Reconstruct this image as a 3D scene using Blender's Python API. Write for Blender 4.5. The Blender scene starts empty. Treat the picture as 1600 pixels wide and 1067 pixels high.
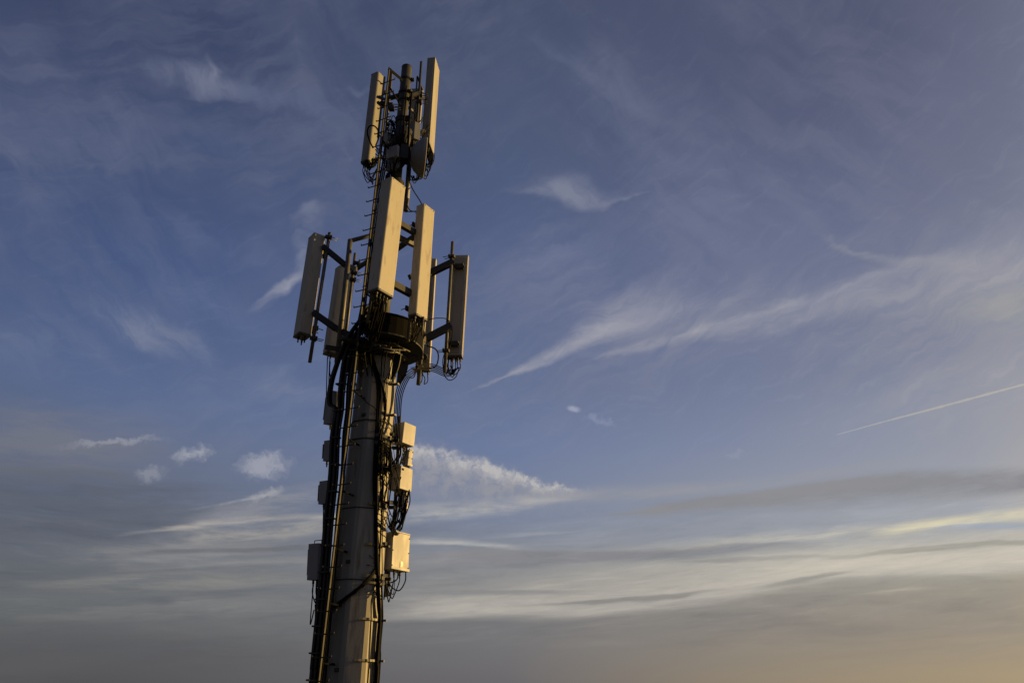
import bpy, bmesh, math, random
from mathutils import Vector, Matrix
random.seed(7)
PI = math.pi
R_ = math.radians
S = bpy.context.scene
COL = S.collection

# ------------------------------------------------------------------ camera
FPX, CX, CY = 1220.0, 800.0, 533.5          # lens in pixels of the 1600 px wide photograph
PITCH, ROLL = R_(24.44), R_(0.92)
CAMZ = 20.0
cam_d = bpy.data.cameras.new('camera'); cam = bpy.data.objects.new('camera', cam_d)
COL.objects.link(cam); S.camera = cam
cam_d.sensor_width = 36.0; cam_d.lens = FPX / 1600 * 36.0
cam_d.clip_start = 0.1; cam_d.clip_end = 60000
MW = Matrix.Translation((0, 0, CAMZ)) @ Matrix.Rotation(R_(90) + PITCH, 4, 'X') @ Matrix.Rotation(ROLL, 4, 'Z')
cam.matrix_world = MW
ROT = MW.to_3x3()

def ray(px, py):
    return (ROT @ Vector(((px - CX) / FPX, (CY - py) / FPX, -1))).normalized()

# ------------------------------------------------------------------ exposure
S.render.engine = 'CYCLES'
S.view_settings.view_transform = 'Standard'
S.view_settings.look = 'None'
S.view_settings.gamma = 1
S.view_settings.use_curve_mapping = False
EXPO = 1.25
S.view_settings.exposure = EXPO

SUN_AZ, SUN_EL = R_(74), R_(10)             # azimuth clockwise from the +Y axis

# ------------------------------------------------------------------ sky
world = bpy.data.worlds.new('World'); S.world = world
world.use_nodes = True
WT = world.node_tree
for n in list(WT.nodes): WT.nodes.remove(n)

class E:
    """small expression wrapper round the sockets of a node tree"""
    tree = WT
    def __init__(s, sock): s.s = sock
    @staticmethod
    def node(t): return E.tree.nodes.new(t)
    @staticmethod
    def put(n, i, v):
        if isinstance(v, E): E.tree.links.new(v.s, n.inputs[i])
        else: n.inputs[i].default_value = v
    @staticmethod
    def op(o, a, b=None, c=None, clamp=False):
        n = E.node('ShaderNodeMath'); n.operation = o; n.use_clamp = clamp
        E.put(n, 0, a)
        if b is not None: E.put(n, 1, b)
        if c is not None: E.put(n, 2, c)
        return E(n.outputs[0])
    def __add__(s, o): return E.op('ADD', s, o)
    def __sub__(s, o): return E.op('SUBTRACT', s, o)
    def __rsub__(s, o): return E.op('SUBTRACT', o, s)
    def __mul__(s, o): return E.op('MULTIPLY', s, o)
    __radd__ = __add__; __rmul__ = __mul__
    def maxi(s, o): return E.op('MAXIMUM', s, o)
    def clamp(s): return E.op('ADD', s, 0.0, clamp=True)
    def pw(s, o): return E.op('POWER', s, o)

def mixc(f, a, b):
    n = E.node('ShaderNodeMix'); n.data_type = 'RGBA'; n.clamp_factor = True
    E.put(n, 0, f)
    for i, v in ((6, a), (7, b)):
        if isinstance(v, E): E.tree.links.new(v.s, n.inputs[i])
        else: n.inputs[i].default_value = (*v, 1)
    return E(n.outputs[2])

def smooth(x, lo, hi, a=0.0, b=1.0):
    n = E.node('ShaderNodeMapRange'); n.interpolation_type = 'SMOOTHSTEP'
    E.put(n, 0, x); n.inputs[1].default_value = lo; n.inputs[2].default_value = hi
    n.inputs[3].default_value = a; n.inputs[4].default_value = b
    return E(n.outputs[0])

def lin(c):
    return tuple((v / 255 / 12.92) if v / 255 <= .04045 else ((v / 255 + .055) / 1.055) ** 2.4 for v in c)
KE = 2 ** -EXPO
def skyc(r, g, b):                          # display colour -> radiance before exposure
    return tuple(v * KE for v in lin((r, g, b)))

def azel(px, py):
    d = ray(px, py)
    return math.degrees(math.atan2(d.x, d.y)), math.degrees(math.asin(d.z))

tc = E.node('ShaderNodeTexCoord')
sep = E.node('ShaderNodeSeparateXYZ'); WT.links.new(tc.outputs['Generated'], sep.inputs[0])
dx, dy, dz = E(sep.outputs[0]), E(sep.outputs[1]), E(sep.outputs[2])
az = E.op('ARCTAN2', dx, dy) * 57.29578
el = E.op('ARCSINE', dz) * 57.29578
com = E.node('ShaderNodeCombineXYZ')
WT.links.new(az.s, com.inputs[0]); WT.links.new(el.s, com.inputs[1])
P0 = E(com.outputs[0])

def noise(vec, scale, detail=5, rough=.55, ang=0, stretch=1.0, off=0.0, dist=0.0):
    m = E.node('ShaderNodeMapping'); m.vector_type = 'TEXTURE'
    WT.links.new(vec.s, m.inputs[0])
    m.inputs[1].default_value = (off, off * .7, 0)
    m.inputs[2].default_value = (0, 0, R_(ang)); m.inputs[3].default_value = (stretch, 1, 1)
    n = E.node('ShaderNodeTexNoise'); n.inputs['Scale'].default_value = scale
    n.inputs['Detail'].default_value = detail; n.inputs['Roughness'].default_value = rough
    n.inputs['Distortion'].default_value = dist
    WT.links.new(m.outputs[0], n.inputs['Vector'])
    return n
def nf(*a, **k): return E(noise(*a, **k).outputs[0])

# warped direction coordinates, so that every cloud edge is ragged
def warp(vec, scale, amp, ang=0, stretch=1.0, detail=4):
    n = noise(vec, scale, detail, .6, ang, stretch, off=31)
    a = E.node('ShaderNodeVectorMath'); a.operation = 'SUBTRACT'; a.inputs[1].default_value = (.5, .5, .5)
    WT.links.new(n.outputs['Color'], a.inputs[0])
    b = E.node('ShaderNodeVectorMath'); b.operation = 'MULTIPLY'; b.inputs[1].default_value = (amp * stretch ** .5, amp, 0)
    WT.links.new(a.outputs[0], b.inputs[0])
    c = E.node('ShaderNodeVectorMath'); c.operation = 'ADD'
    WT.links.new(vec.s, c.inputs[0]); WT.links.new(b.outputs[0], c.inputs[1])
    return E(c.outputs[0])
PW = warp(P0, .14, 5.0, detail=4)                    # broad wisps
PC = warp(P0, 1.3, 1.7, detail=5)          # small crisp cumulus
PS = warp(P0, .10, 5.0, ang=4, stretch=5)  # long low streaks

nA = smooth(nf(PW, .70, 7, .60, ang=20, stretch=5), .26, .74)      # wisps rising to the right
nB = smooth(nf(PS, 1.05, 6, .68, ang=4, stretch=7), .30, .70)       # level streaks
nC = smooth(nf(PW, .55, 7, .60, ang=-36, stretch=4, off=9), .28, .72)   # wisps falling to the right
nD = smooth(nf(PC, .9, 5, .68), .30, .70)                        # puffs

# clear sky: three elevation ramps blended by the angle to the sun
def ramp(pts):
    n = E.node('ShaderNodeValToRGB'); cr = n.color_ramp; cr.interpolation = 'EASE' if False else 'LINEAR'
    while len(cr.elements) > 1: cr.elements.remove(cr.elements[-1])
    first = True
    for e, c in sorted(pts):
        p = max(0, min(1, e / 90))
        el_ = cr.elements[0] if first else cr.elements.new(p)
        el_.position = p; el_.color = (*skyc(*c), 1); first = False
    WT.links.new((el * (1 / 90)).s, n.inputs[0])
    return E(n.outputs[0])
def col(px, rows, top):
    return [(azel(px, y)[1], c) for y, c in rows] + [(90, top)]
FAR = [(0, (66, 67, 71)), (8, (74, 76, 84)), (16, (76, 81, 96)), (30, (66, 74, 100)), (50, (56, 63, 90)), (90, (38, 46, 74))]
LEFT = col(150, [(1060, (78, 79, 84)), (950, (94, 97, 102)), (860, (100, 104, 114)), (780, (93, 100, 118)),
                 (690, (96, 106, 132)), (600, (88, 104, 141)), (500, (77, 94, 134)), (380, (69, 85, 126)),
                 (240, (66, 79, 115)), (100, (62, 73, 106)), (10, (59, 69, 100))], (40, 49, 76))
MID = col(800, [(1060, (105, 103, 108)), (960, (119, 117, 120)), (925, (128, 127, 129)), (880, (138, 139, 143)), (800, (120, 130, 154)),
                (700, (107, 121, 156)), (600, (98, 111, 144)), (500, (92, 104, 139)), (380, (84, 96, 131)),
                (240, (77, 89, 120)), (100, (75, 85, 113)), (10, (70, 79, 106))], (42, 51, 78))
RIGHT = col(1500, [(1060, (166, 148, 120)), (980, (150, 138, 125)), (920, (152, 143, 131)), (870, (182, 177, 163)), (820, (162, 164, 169)),
                   (760, (160, 161, 168)), (700, (150, 153, 166)), (650, (140, 145, 163)), (540, (122, 128, 152)), (420, (110, 117, 145)),
                   (240, (97, 103, 130)), (100, (88, 92, 118)), (10, (82, 86, 112))], (46, 54, 80))
NEAR = [(0, (214, 176, 118)), (6, (226, 196, 140)), (13, (226, 206, 164)), (22, (184, 180, 176)), (36, (130, 134, 152)), (55, (88, 94, 118)), (90, (46, 54, 80))]
s_ = dx * math.sin(SUN_AZ) + dy * math.cos(SUN_AZ)
hor = E.op('SQRT', (1.0 - dz * dz).maxi(0.0001))
s_ = E.op('DIVIDE', s_, hor)                # cosine of the horizontal angle to the sun
def seg(lo, hi):
    n = E.node('ShaderNodeMapRange'); E.put(n, 0, s_); n.inputs[1].default_value = lo; n.inputs[2].default_value = hi
    return E(n.outputs[0])
def saz(px, py=650):
    return math.cos(R_(azel(px, py)[0]) - SUN_AZ)
base = mixc(seg(-1.0, saz(150)), ramp(FAR), ramp(LEFT))
base = mixc(seg(saz(150), saz(800)), base, ramp(MID))
base = mixc(seg(saz(800), saz(1500)), base, ramp(RIGHT))
base = mixc(seg(saz(1500), 1.0), base, ramp(NEAR))

# the physical sky underneath carries part of the blue
nis = E.node('ShaderNodeTexSky'); nis.sky_type = 'NISHITA'; nis.sun_disc = False
nis.sun_elevation = SUN_EL; nis.sun_rotation = SUN_AZ
nis.altitude = 200; nis.air_density = 1.0; nis.dust_density = 1.5; nis.ozone_density = 2.0
v = E.node('ShaderNodeVectorMath'); v.operation = 'SCALE'; v.inputs['Scale'].default_value = 0.05
WT.links.new(nis.outputs[0], v.inputs[0])
base = mixc(0.06, base, E(v.outputs[0]))

# thin cirrus everywhere (also outside the frame)
thin = nC * smooth(nf(PW, .07, 3, .5, off=3), .42, .66)
base = mixc(thin * smooth(el, 12, 26) * .16, base, skyc(128, 131, 150))
thin2 = nA * smooth(nf(PW, .06, 3, .5, off=14), .42, .62)
base = mixc(thin2 * smooth(el, 8, 20) * .18, base, skyc(135, 138, 158))
lowb = smooth(el, 17, 6) * nB
base = mixc(lowb * smooth(nf(PS, .12, 3, .5, ang=3, stretch=4, off=50), .40, .62) * .22, base, skyc(132, 129, 126))

# fine level streaks through the whole low sky
lowf = smooth(el, 15, 9) * smooth(el, 1.5, 5.5)
sk = nf(PS, .9, 7, .62, ang=4, stretch=8, off=77)
base = mixc(smooth(sk, .50, .66) * lowf * .45, base, base + 0.0) if False else base
def tint(cur, fac, mul):
    n = E.node('ShaderNodeMix'); n.data_type = 'RGBA'; n.blend_type = 'MULTIPLY'; n.clamp_factor = True; n.clamp_result = False
    E.put(n, 0, fac); E.tree.links.new(cur.s, n.inputs[6]); n.inputs[7].default_value = (*mul, 1)
    return E(n.outputs[2])
STREAK_L = smooth(sk, .50, .68) * lowf
STREAK_D = smooth(sk, .50, .34) * lowf

def cloud(cur, px, py, hl, hw, ang, c, op, tex=None, w=None, gain=1.7, bias=.35, pwr=1.0):
    """an elongated cloud centred where pixel (px,py) looks, half sizes in px, angle counter-clockwise"""
    hw *= 1.35; hl *= 1.12
    a0 = azel(px, py)
    ca, sa = math.cos(R_(ang)), math.sin(R_(ang))
    a1 = azel(px + ca * hl, py - sa * hl); a2 = azel(px + sa * hw, py + ca * hw)
    vx, vy = a1[0] - a0[0], a1[1] - a0[1]; L = math.hypot(vx, vy)
    ux, uy = a2[0] - a0[0], a2[1] - a0[1]
    W_ = abs(vx * uy - vy * ux) / L
    m = E.node('ShaderNodeMapping'); m.vector_type = 'TEXTURE'
    WT.links.new((w or PW).s, m.inputs[0])
    m.inputs[1].default_value = (a0[0], a0[1], 0)
    m.inputs[2].default_value = (0, 0, math.atan2(vy, vx)); m.inputs[3].default_value = (L, W_, 1)
    g = E.node('ShaderNodeTexGradient'); g.gradient_type = 'SPHERICAL'
    WT.links.new(m.outputs[0], g.inputs[0])
    f = E(g.outputs[1])
    if tex is not nB: gain *= .74; bias *= .55 if tex is not nD else .8
    else: gain *= 1.0; bias *= .5
    if pwr != 1.0: f = f.pw(pwr)
    if tex is not None:
        f = f * gain * (bias + tex * (1 - bias))
    else: f = f * gain
    return mixc(smooth(f, 0, 1) * op, cur, skyc(*c))

def comps(vec):
    n = E.node('ShaderNodeSeparateXYZ'); WT.links.new(vec.s, n.inputs[0]); return E(n.outputs[0]), E(n.outputs[1])
QW = comps(warp(P0, .22, 3.4, ang=15, stretch=2.5, detail=5))
QS = comps(warp(P0, .30, 1.6, ang=3, stretch=6, detail=5))
QC = comps(warp(P0, 1.1, 1.5, detail=6))
def ribbon(cur, pts, c, up=True, soft=.06, tex=None, q=None, gain=1.5, bias=.4, op=1.0, flat=.0):
    """cloud with one fairly crisp edge.  pts: (px, py of the edge, thickness px, density 0..1), left to right"""
    f_, l_ = pts[0], pts[-1]                # pad both ends so that the density really reaches zero
    if f_[3] == 0: pts = [(f_[0] - 90, f_[1], f_[2], 0), (f_[0] - 45, f_[1], f_[2], 0)] + pts
    if l_[3] == 0: pts = pts + [(l_[0] + 45, l_[1], l_[2], 0), (l_[0] + 90, l_[1], l_[2], 0)]
    n = E.node('ShaderNodeValToRGB'); cr = n.color_ramp; cr.interpolation = 'B_SPLINE'
    while len(cr.elements) > 1: cr.elements.remove(cr.elements[-1])
    for i, (px, py, th, dn) in enumerate(pts):
        a0 = azel(px, py); a1 = azel(px, py - th if up else py + th)
        e_ = cr.elements[0] if i == 0 else cr.elements.new(.999)
        e_.position = max(0, min(1, (a0[0] + 60) / 120)); e_.color = (a0[1] / 60, abs(a1[1] - a0[1]) / 20, dn, 1)
    a_, el_ = (q or QW)
    WT.links.new(((a_ + 60.0) * (1 / 120)).s, n.inputs[0])
    sp = E.node('ShaderNodeSeparateColor'); WT.links.new(n.outputs[0], sp.inputs[0])
    edge, th, dn = E(sp.outputs[0]) * 60.0, (E(sp.outputs[1]) * 20.0).maxi(.03), E(sp.outputs[2])
    t = E.op('DIVIDE', (el_ - edge) if up else (edge - el_), th)
    m = smooth(t, -soft, soft * 1.5) * smooth(t, 1.0, flat) * dn
    if tex is not None: m = m * gain * (bias + tex * (1 - bias))
    return mixc(m.clamp() * op, cur, skyc(*c))
sky = base
# light band above the dark bank near the horizon
sky = ribbon(sky, [(560, 975, 80, 0), (660, 970, 90, .6), (800, 968, 100, .8), (1000, 955, 100, .9), (1150, 931, 95, .9), (1230, 916, 90, .9), (1300, 903, 80, 1), (1400, 901, 80, 1), (1500, 899, 85, 1), (1640, 886, 90, 1)],
             (182, 176, 167), True, .09, nB, QS, 1.6, .6, .85)
sky = ribbon(sky, [(1000, 925, 50, 0), (1150, 915, 60, .5), (1300, 898, 60, .8), (1450, 892, 70, .9), (1640, 880, 70, .9)], (201, 194, 180), True, .14, nB, QS, 1.6, .6, .85)
#  px    py   hl   hw  ang  colour           op   texture warp
CL = [
 # right veil and big wisps
 (1500, 480, 420, 150, 12, (148, 148, 156), .62, nA, PW, 1.6, .45),
 (1590, 620, 300, 110, 12, (158, 157, 163), .50, nA, PW, 1.6, .6),
 (1420, 300, 420, 190, -35, (118, 122, 142), .45, nC, PW, 1.6, .4),
 (1100, 330, 330, 150, -30, (106, 113, 140), .38, nC, PW, 1.6, .4),
 (1050, 520, 300, 85, 24, (128, 132, 152), .55, nA, PW, 1.7, .4),
 (1000, 465, 150, 50, 14, (126, 130, 152), .5, nA, PW, 1.7, .4),
 (1340, 560, 260, 60, 8, (132, 136, 154), .5, nA, PW, 1.6, .5),
 (1560, 470, 140, 60, 5, (166, 165, 160), .5, nA, PW, 1.6, .5),
 # upper middle
 (840, 450, 190, 70, 8, (112, 120, 145), .55, nA, PW, 1.7, .6),
 (720, 500, 120, 50, 0, (102, 113, 142), .5, nA, PW, 1.7, .6),
 (1180, 420, 300, 130, -20, (110, 117, 143), .5, nC, PW, 1.7, .6),
 (1500, 200, 300, 160, -20, (104, 108, 132), .5, nC, PW, 1.7, .6),
 (860, 395, 150, 60, 10, (110, 119, 148), .5, nA, PW, 1.6, .4),
 # upper left
 (320, 124, 95, 24, -6, (112, 119, 142), .80, nC, PW, 1.9, .35),
 (331, 106, 26, 8, -58, (120, 126, 146), .7, nC, PW, 1.8, .5),
 (440, 152, 120, 22, -16, (92, 101, 130), .6, nC, PW, 1.8, .4),
 (570, 146, 46, 8, 0, (110, 118, 142), .55, nC, PW, 1.8, .4),
 (160, 225, 230, 60, -5, (88, 98, 128), .62, nC, PW, 1.7, .35),
 (20, 240, 50, 24, -40, (100, 108, 134), .6, nC, PW, 1.8, .4),
 (380, 235, 170, 40, -25, (82, 94, 126), .5, nC, PW, 1.6, .4),
 (240, 515, 130, 34, -22, (120, 128, 152), .72, nC, PW, 1.8, .35),
 (60, 540, 160, 55, -10, (104, 115, 145), .6, nC, PW, 1.7, .4),
 (430, 600, 110, 22, -10, (124, 131, 156), .5, nA, PW, 1.8, .4),
 (330, 470, 190, 40, -28, (92, 107, 143), .5, nC, PW, 1.7, .35),
 (350, 395, 170, 30, -18, (86, 100, 136), .5, nC, PW, 1.7, .35),
 (438, 452, 52, 11, 30, (146, 149, 164), .85, nA, PW, 1.9, .55),
 (478, 405, 46, 12, 66, (118, 126, 150), .7, nA, PW, 1.9, .5),
 (488, 362, 28, 18, 40, (116, 123, 146), .6, nA, PW, 1.9, .5),
 # left middle: grey veil and dark stratus
 (60, 690, 240, 62, -5, (118, 120, 130), .62, nB, PS, 1.7, .5),
 (180, 692, 100, 6, 4, (146, 148, 160), .75, nA, PC, 1.9, .5),
 (120, 790, 330, 75, -3, (90, 95, 107), .65, nB, PS, 1.8, .6),
 (60, 880, 260, 46, 2, (92, 95, 102), .4, nB, PS, 1.8, .6),
 (330, 838, 260, 20, 6, (142, 141, 142), .62, nB, PS, 1.8, .4),
 (400, 790, 150, 24, 14, (146, 146, 152), .60, nB, PS, 1.8, .35),
 (420, 772, 40, 8, 18, (170, 168, 170), .5, nD, PC, 1.9, .35),
 (420, 815, 190, 12, 4, (166, 161, 154), .6, nB, PS, 1.9, .35),
 (300, 890, 260, 22, 2, (136, 134, 130), .58, nB, PS, 1.8, .4),
 (420, 860, 160, 12, 3, (112, 114, 120), .55, nB, PS, 1.8, .4),
 (330, 935, 300, 22, 3, (126, 126, 126), .45, nB, PS, 1.8, .4),
 (235, 928, 36, 9, -4, (96, 99, 106), .7, nB, PS, 1.8, .7),
 (150, 1010, 400, 40, 0, (84, 84, 89), .5, nB, PS, 1.8, .6),
 # middle low
 # small separate puffs
 (300, 710, 36, 13, 12, (162, 164, 174), .75, nD, PC, 2.3, .45),
 (412, 727, 50, 20, 4, (160, 162, 174), .80, nD, PC, 2.4, .45),
 (235, 740, 28, 14, 0, (138, 141, 154), .75, nD, PC, 2.2, .45),
 (897, 639, 13, 5, -10, (160, 164, 184), .8, nD, P0, 2.2, .7),
 (936, 656, 30, 8, -14, (134, 143, 170), .65, nD, PC, 2.3, .45),
 (1155, 710, 24, 5, 8, (142, 148, 168), .7, nD, PC, 2.0, .6),
 (1120, 688, 30, 8, 0, (124, 135, 162), .5, nD, PC, 2.0, .6),
]
for c_ in CL:
    x, y, hl, hw, a, c, op, tex, w, gain, bias = c_
    sky = cloud(sky, x, y, hl, hw, a, c, op, tex, w, gain, bias)

RB = [
 # big wisps, crisp below and feathered above
 ([(740, 616, 3, 0), (790, 603, 12, .55), (830, 583, 30, .9), (870, 562, 42, 1), (915, 542, 60, .85), (970, 522, 80, .6), (1060, 500, 90, .35), (1180, 480, 80, .15), (1260, 460, 60, 0)], (166, 165, 174), True, .20, nA, QW, 1.6, .35, .85),
 ([(935, 578, 4, 0), (965, 562, 18, .55), (1010, 550, 34, .7), (1080, 534, 42, .8), (1140, 540, 55, .8), (1240, 512, 75, .7), (1350, 492, 95, .6), (1480, 475, 120, .55), (1640, 450, 140, .55)], (156, 156, 166), True, .22, nA, QW, 1.6, .4, .8),
 ([(1040, 540, 5, 0), (1110, 521, 18, .7), (1180, 502, 24, 1), (1250, 482, 26, 1), (1320, 458, 26, .8), (1370, 440, 24, .5), (1430, 425, 20, 0)], (168, 167, 175), True, .35, nA, QW, 1.5, .3, .6),
 ([(1270, 372, 5, 0), (1330, 382, 18, .5), (1370, 392, 30, .8), (1440, 402, 40, .7), (1520, 404, 60, .7), (1640, 378, 110, .7)], (160, 159, 165), False, .25, nA, QW, 1.6, .4, .6),
 ([(1180, 700, 60, 0), (1300, 680, 90, .4), (1420, 660, 110, .6), (1640, 640, 130, .7)], (160, 160, 166), True, .4, nA, QW, 1.3, .6, .6),
 ([(785, 300, 4, 0), (830, 304, 34, .5), (870, 312, 60, .9), (915, 320, 62, .9), (950, 320, 30, .8), (985, 300, 9, .6), (1020, 295, 3, 0)], (128, 133, 152), True, .2, nC, QW, 1.7, .4, .8),
 ([(830, 60, 18, 0), (890, 105, 48, .6), (950, 145, 60, .8), (1020, 195, 60, .8), (1080, 222, 44, .6), (1125, 245, 18, 0)], (104, 111, 136), True, .25, nC, QW, 1.4, .5, .7),
 # cumulus bank right of the tower
 ([(560, 690, 90, 0), (620, 690, 120, .8), (700, 706, 112, .9), (760, 724, 98, .9), (830, 748, 66, .9), (885, 762, 46, .7), (940, 766, 30, 0)], (150, 150, 157), False, .16, nD, QC, 1.6, .3, .8, .2),
 ([(800, 758, 20, 0), (870, 764, 34, .6), (960, 763, 36, .8), (1080, 754, 32, .7), (1200, 742, 28, .5), (1330, 722, 22, .4), (1450, 700, 18, 0)], (152, 152, 158), False, .25, nB, QS, 1.6, .45, .75, .2),
 ([(590, 688, 20, 0), (650, 696, 34, .9), (700, 704, 36, 1), (760, 722, 36, 1), (820, 744, 26, 1), (870, 760, 16, .9), (905, 764, 10, 0)], (190, 187, 185), False, .16, nD, QC, 1.7, .1, .8),
 ([(560, 822, 34, 0), (640, 818, 38, .9), (720, 812, 36, .9), (800, 800, 30, .8), (850, 790, 22, .6), (930, 782, 12, 0)], (184, 181, 176), True, .25, nB, QS, 1.7, .1, .75),
 ([(600, 852, 12, 0), (650, 850, 16, .9), (720, 850, 14, .9), (780, 856, 10, .6), (830, 860, 6, 0)], (184, 182, 178), True, .2, nB, QS, 1.7, .5, .8),
 ([(760, 842, 8, 0), (820, 840, 9, .8), (870, 838, 8, .6), (900, 836, 5, 0)], (166, 168, 176), True, .2, None, QS, 1, 1, .7),
 ([(190, 842, 6, 0), (250, 832, 8, .8), (330, 826, 12, 1), (420, 819, 15, 1), (520, 813, 16, .9), (600, 808, 12, 0)], (168, 163, 157), True, .2, nB, QS, 1.6, .35, .75),
 ([(320, 800, 6, 0), (370, 786, 9, .7), (420, 774, 10, .9), (450, 766, 6, 0)], (166, 166, 171), True, .3, nD, QS, 1.6, .35, .8),
 ([(160, 868, 8, 0), (260, 862, 12, .8), (380, 856, 14, .8), (560, 846, 14, .8), (620, 842, 10, 0)], (104, 106, 113), False, .2, nB, QS, 1.6, .5, .7, .3),
 ([(170, 900, 10, 0), (280, 893, 14, .8), (400, 886, 16, .8), (560, 878, 18, .8), (620, 876, 10, 0)], (142, 141, 140), True, .2, nB, QS, 1.6, .4, .7),
 # long dark bands
 ([(600, 876, 22, 0), (680, 862, 28, .9), (740, 856, 32, 1), (830, 856, 34, 1), (940, 862, 26, .9), (1060, 854, 24, .8), (1160, 848, 22, .6), (1300, 846, 16, 0)], (134, 134, 138), False, .12, nB, QS, 1.7, .55, .9, .35),
 ([(560, 918, 10, 0), (660, 914, 16, .9), (760, 918, 14, .8), (860, 922, 9, .6), (960, 920, 8, 0)], (136, 135, 136), False, .2, nB, QS, 1.6, .6, .8, .4),
 ([(800, 946, 6, 0), (900, 939, 10, .8), (980, 932, 11, 1), (1060, 926, 9, .9), (1130, 916, 6, 0)], (140, 137, 134), False, .2, nB, QS, 1.7, .65, .9, .4),
 ([(1180, 916, 5, 0), (1220, 906, 11, 1), (1270, 898, 12, 1), (1310, 894, 6, .8), (1340, 890, 4, 0)], (150, 147, 141), False, .2, None, QS, 1, 1, .9, .4),
 ([(930, 806, 5, 0), (1000, 800, 14, .8), (1060, 784, 26, 1), (1110, 774, 32, 1), (1200, 766, 36, 1), (1280, 752, 50, 1), (1360, 738, 60, 1), (1500, 734, 54, 1), (1640, 730, 44, 1)], (139, 139, 143), False, .22, nB, QS, 1.7, .45, .92, .3),
 ([(960, 862, 10, 0), (1060, 858, 18, .5), (1160, 852, 24, .8), (1260, 842, 26, .9), (1350, 834, 26, 1), (1440, 828, 26, 1), (1520, 822, 28, 1), (1640, 812, 30, 1)], (196, 191, 178), True, .2, nB, QS, 1.7, .25, .75),
 ([(1340, 846, 10, 0), (1400, 838, 28, .7), (1445, 832, 34, 1), (1500, 820, 26, .8), (1580, 810, 22, .8), (1640, 804, 22, .9)], (220, 211, 180), True, .25, nB, QS, 1.7, .35, .85),
 ([(1450, 826, 4, 0), (1500, 820, 11, .9), (1560, 816, 13, 1), (1640, 814, 13, 1)], (160, 168, 178), False, .15, None, QS, 1, 1, .85, .5),
 ([(1290, 872, 5, 0), (1360, 862, 9, .8), (1440, 852, 12, 1), (1540, 844, 12, 1), (1640, 842, 10, 1)], (160, 157, 148), False, .2, nB, QS, 1.6, .6, .8, .4),
 ([(1040, 878, 5, 0), (1120, 872, 10, .8), (1220, 868, 10, .8), (1320, 866, 6, 0)], (146, 144, 142), False, .2, nB, QS, 1.6, .6, .7, .4),
 ([(1330, 930, 4, 0), (1380, 926, 7, .9), (1430, 922, 6, .8), (1470, 918, 4, 0)], (180, 172, 158), True, .3, nB, QS, 1.6, .6, .6),
]
for r_ in RB: sky = ribbon(sky, *r_)
sk3 = nf(PW, 1.5, 5, .65, ang=24, stretch=6, off=5)
hi = smooth(el, 13, 20)
sky = tint(sky, smooth(sk3, .50, .70) * hi * .5, (1.16, 1.14, 1.09))
sk2 = nf(PS, 2.0, 6, .7, ang=5, stretch=9, off=17)
sky = tint(sky, smooth(sk2, .52, .68) * lowf * .55, (1.17, 1.16, 1.14))
sky = tint(sky, smooth(sk2, .48, .34) * lowf * .55, (.86, .87, .90))
sky = tint(sky, STREAK_L * .5, (1.22, 1.20, 1.17))
sky = tint(sky, STREAK_D * .5, (.80, .82, .86))
bg = E.node('ShaderNodeBackground'); bg.inputs[1].default_value = 1.0
WT.links.new(sky.s, bg.inputs[0])
wo = E.node('ShaderNodeOutputWorld'); WT.links.new(bg.outputs[0], wo.inputs[0])
world.cycles.sampling_method = 'MANUAL'; world.cycles.sample_map_resolution = 512

# ------------------------------------------------------------------ sun
sun_d = bpy.data.lights.new('sun', 'SUN'); sun = bpy.data.objects.new('sun', sun_d); COL.objects.link(sun)
sun_d.energy = 3.35; sun_d.angle = R_(0.5); sun_d.color = (1.0, 0.63, 0.19)
sdir = Vector((math.sin(SUN_AZ) * math.cos(SUN_EL), math.cos(SUN_AZ) * math.cos(SUN_EL), math.sin(SUN_EL)))
sun.rotation_euler = (-sdir).to_track_quat('-Z', 'Y').to_euler()

# ------------------------------------------------------------------ materials
def material(name, col_a, col_b, rough=.6, metal=0.0, nscale=4.0, streak=1.0, bump=.0, bscale=60, spots=None, spec=.5):
    m = bpy.data.materials.new(name); m.use_nodes = True
    t = m.node_tree; E.tree = t
    b = t.nodes['Principled BSDF']
    tcn = t.nodes.new('ShaderNodeTexCoord')
    mp = t.nodes.new('ShaderNodeMapping'); mp.inputs[3].default_value = (1, 1, 1 / streak)
    t.links.new(tcn.outputs['Object'], mp.inputs[0])
    n1 = t.nodes.new('ShaderNodeTexNoise'); n1.inputs['Scale'].default_value = nscale
    n1.inputs['Detail'].default_value = 7; n1.inputs['Roughness'].default_value = .62
    t.links.new(mp.outputs[0], n1.inputs['Vector'])
    f = smooth(E(n1.outputs[0]), .32, .68)
    c = mixc(f, col_a, col_b)
    if spots:
        n2 = t.nodes.new('ShaderNodeTexNoise'); n2.inputs['Scale'].default_value = spots[0]
        n2.inputs['Detail'].default_value = 4
        t.links.new(mp.outputs[0], n2.inputs['Vector'])
        c = mixc(smooth(E(n2.outputs[0]), .56, .70) * spots[2], c, spots[1])
    t.links.new(c.s, b.inputs['Base Color'])
    r = f * .14 + (rough - .07)
    t.links.new(r.s, b.inputs['Roughness'])
    b.inputs['Metallic'].default_value = metal
    b.inputs['Specular IOR Level'].default_value = spec
    if bump:
        n3 = t.nodes.new('ShaderNodeTexNoise'); n3.inputs['Scale'].default_value = bscale
        n3.inputs['Detail'].default_value = 3
        t.links.new(tcn.outputs['Object'], n3.inputs['Vector'])
        bp = t.nodes.new('ShaderNodeBump'); bp.inputs['Strength'].default_value = bump; bp.inputs['Distance'].default_value = .01
        t.links.new(n3.outputs[0], bp.inputs['Height']); t.links.new(bp.outputs[0], b.inputs['Normal'])
    return m
M = {}
M['radome'] = material('weathered_white_radome', (.30, .282, .245), (.34, .32, .28), .6, 0, 3.0, 5, .05, 90, (16, (.22, .19, .155), .7), .2)
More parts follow.
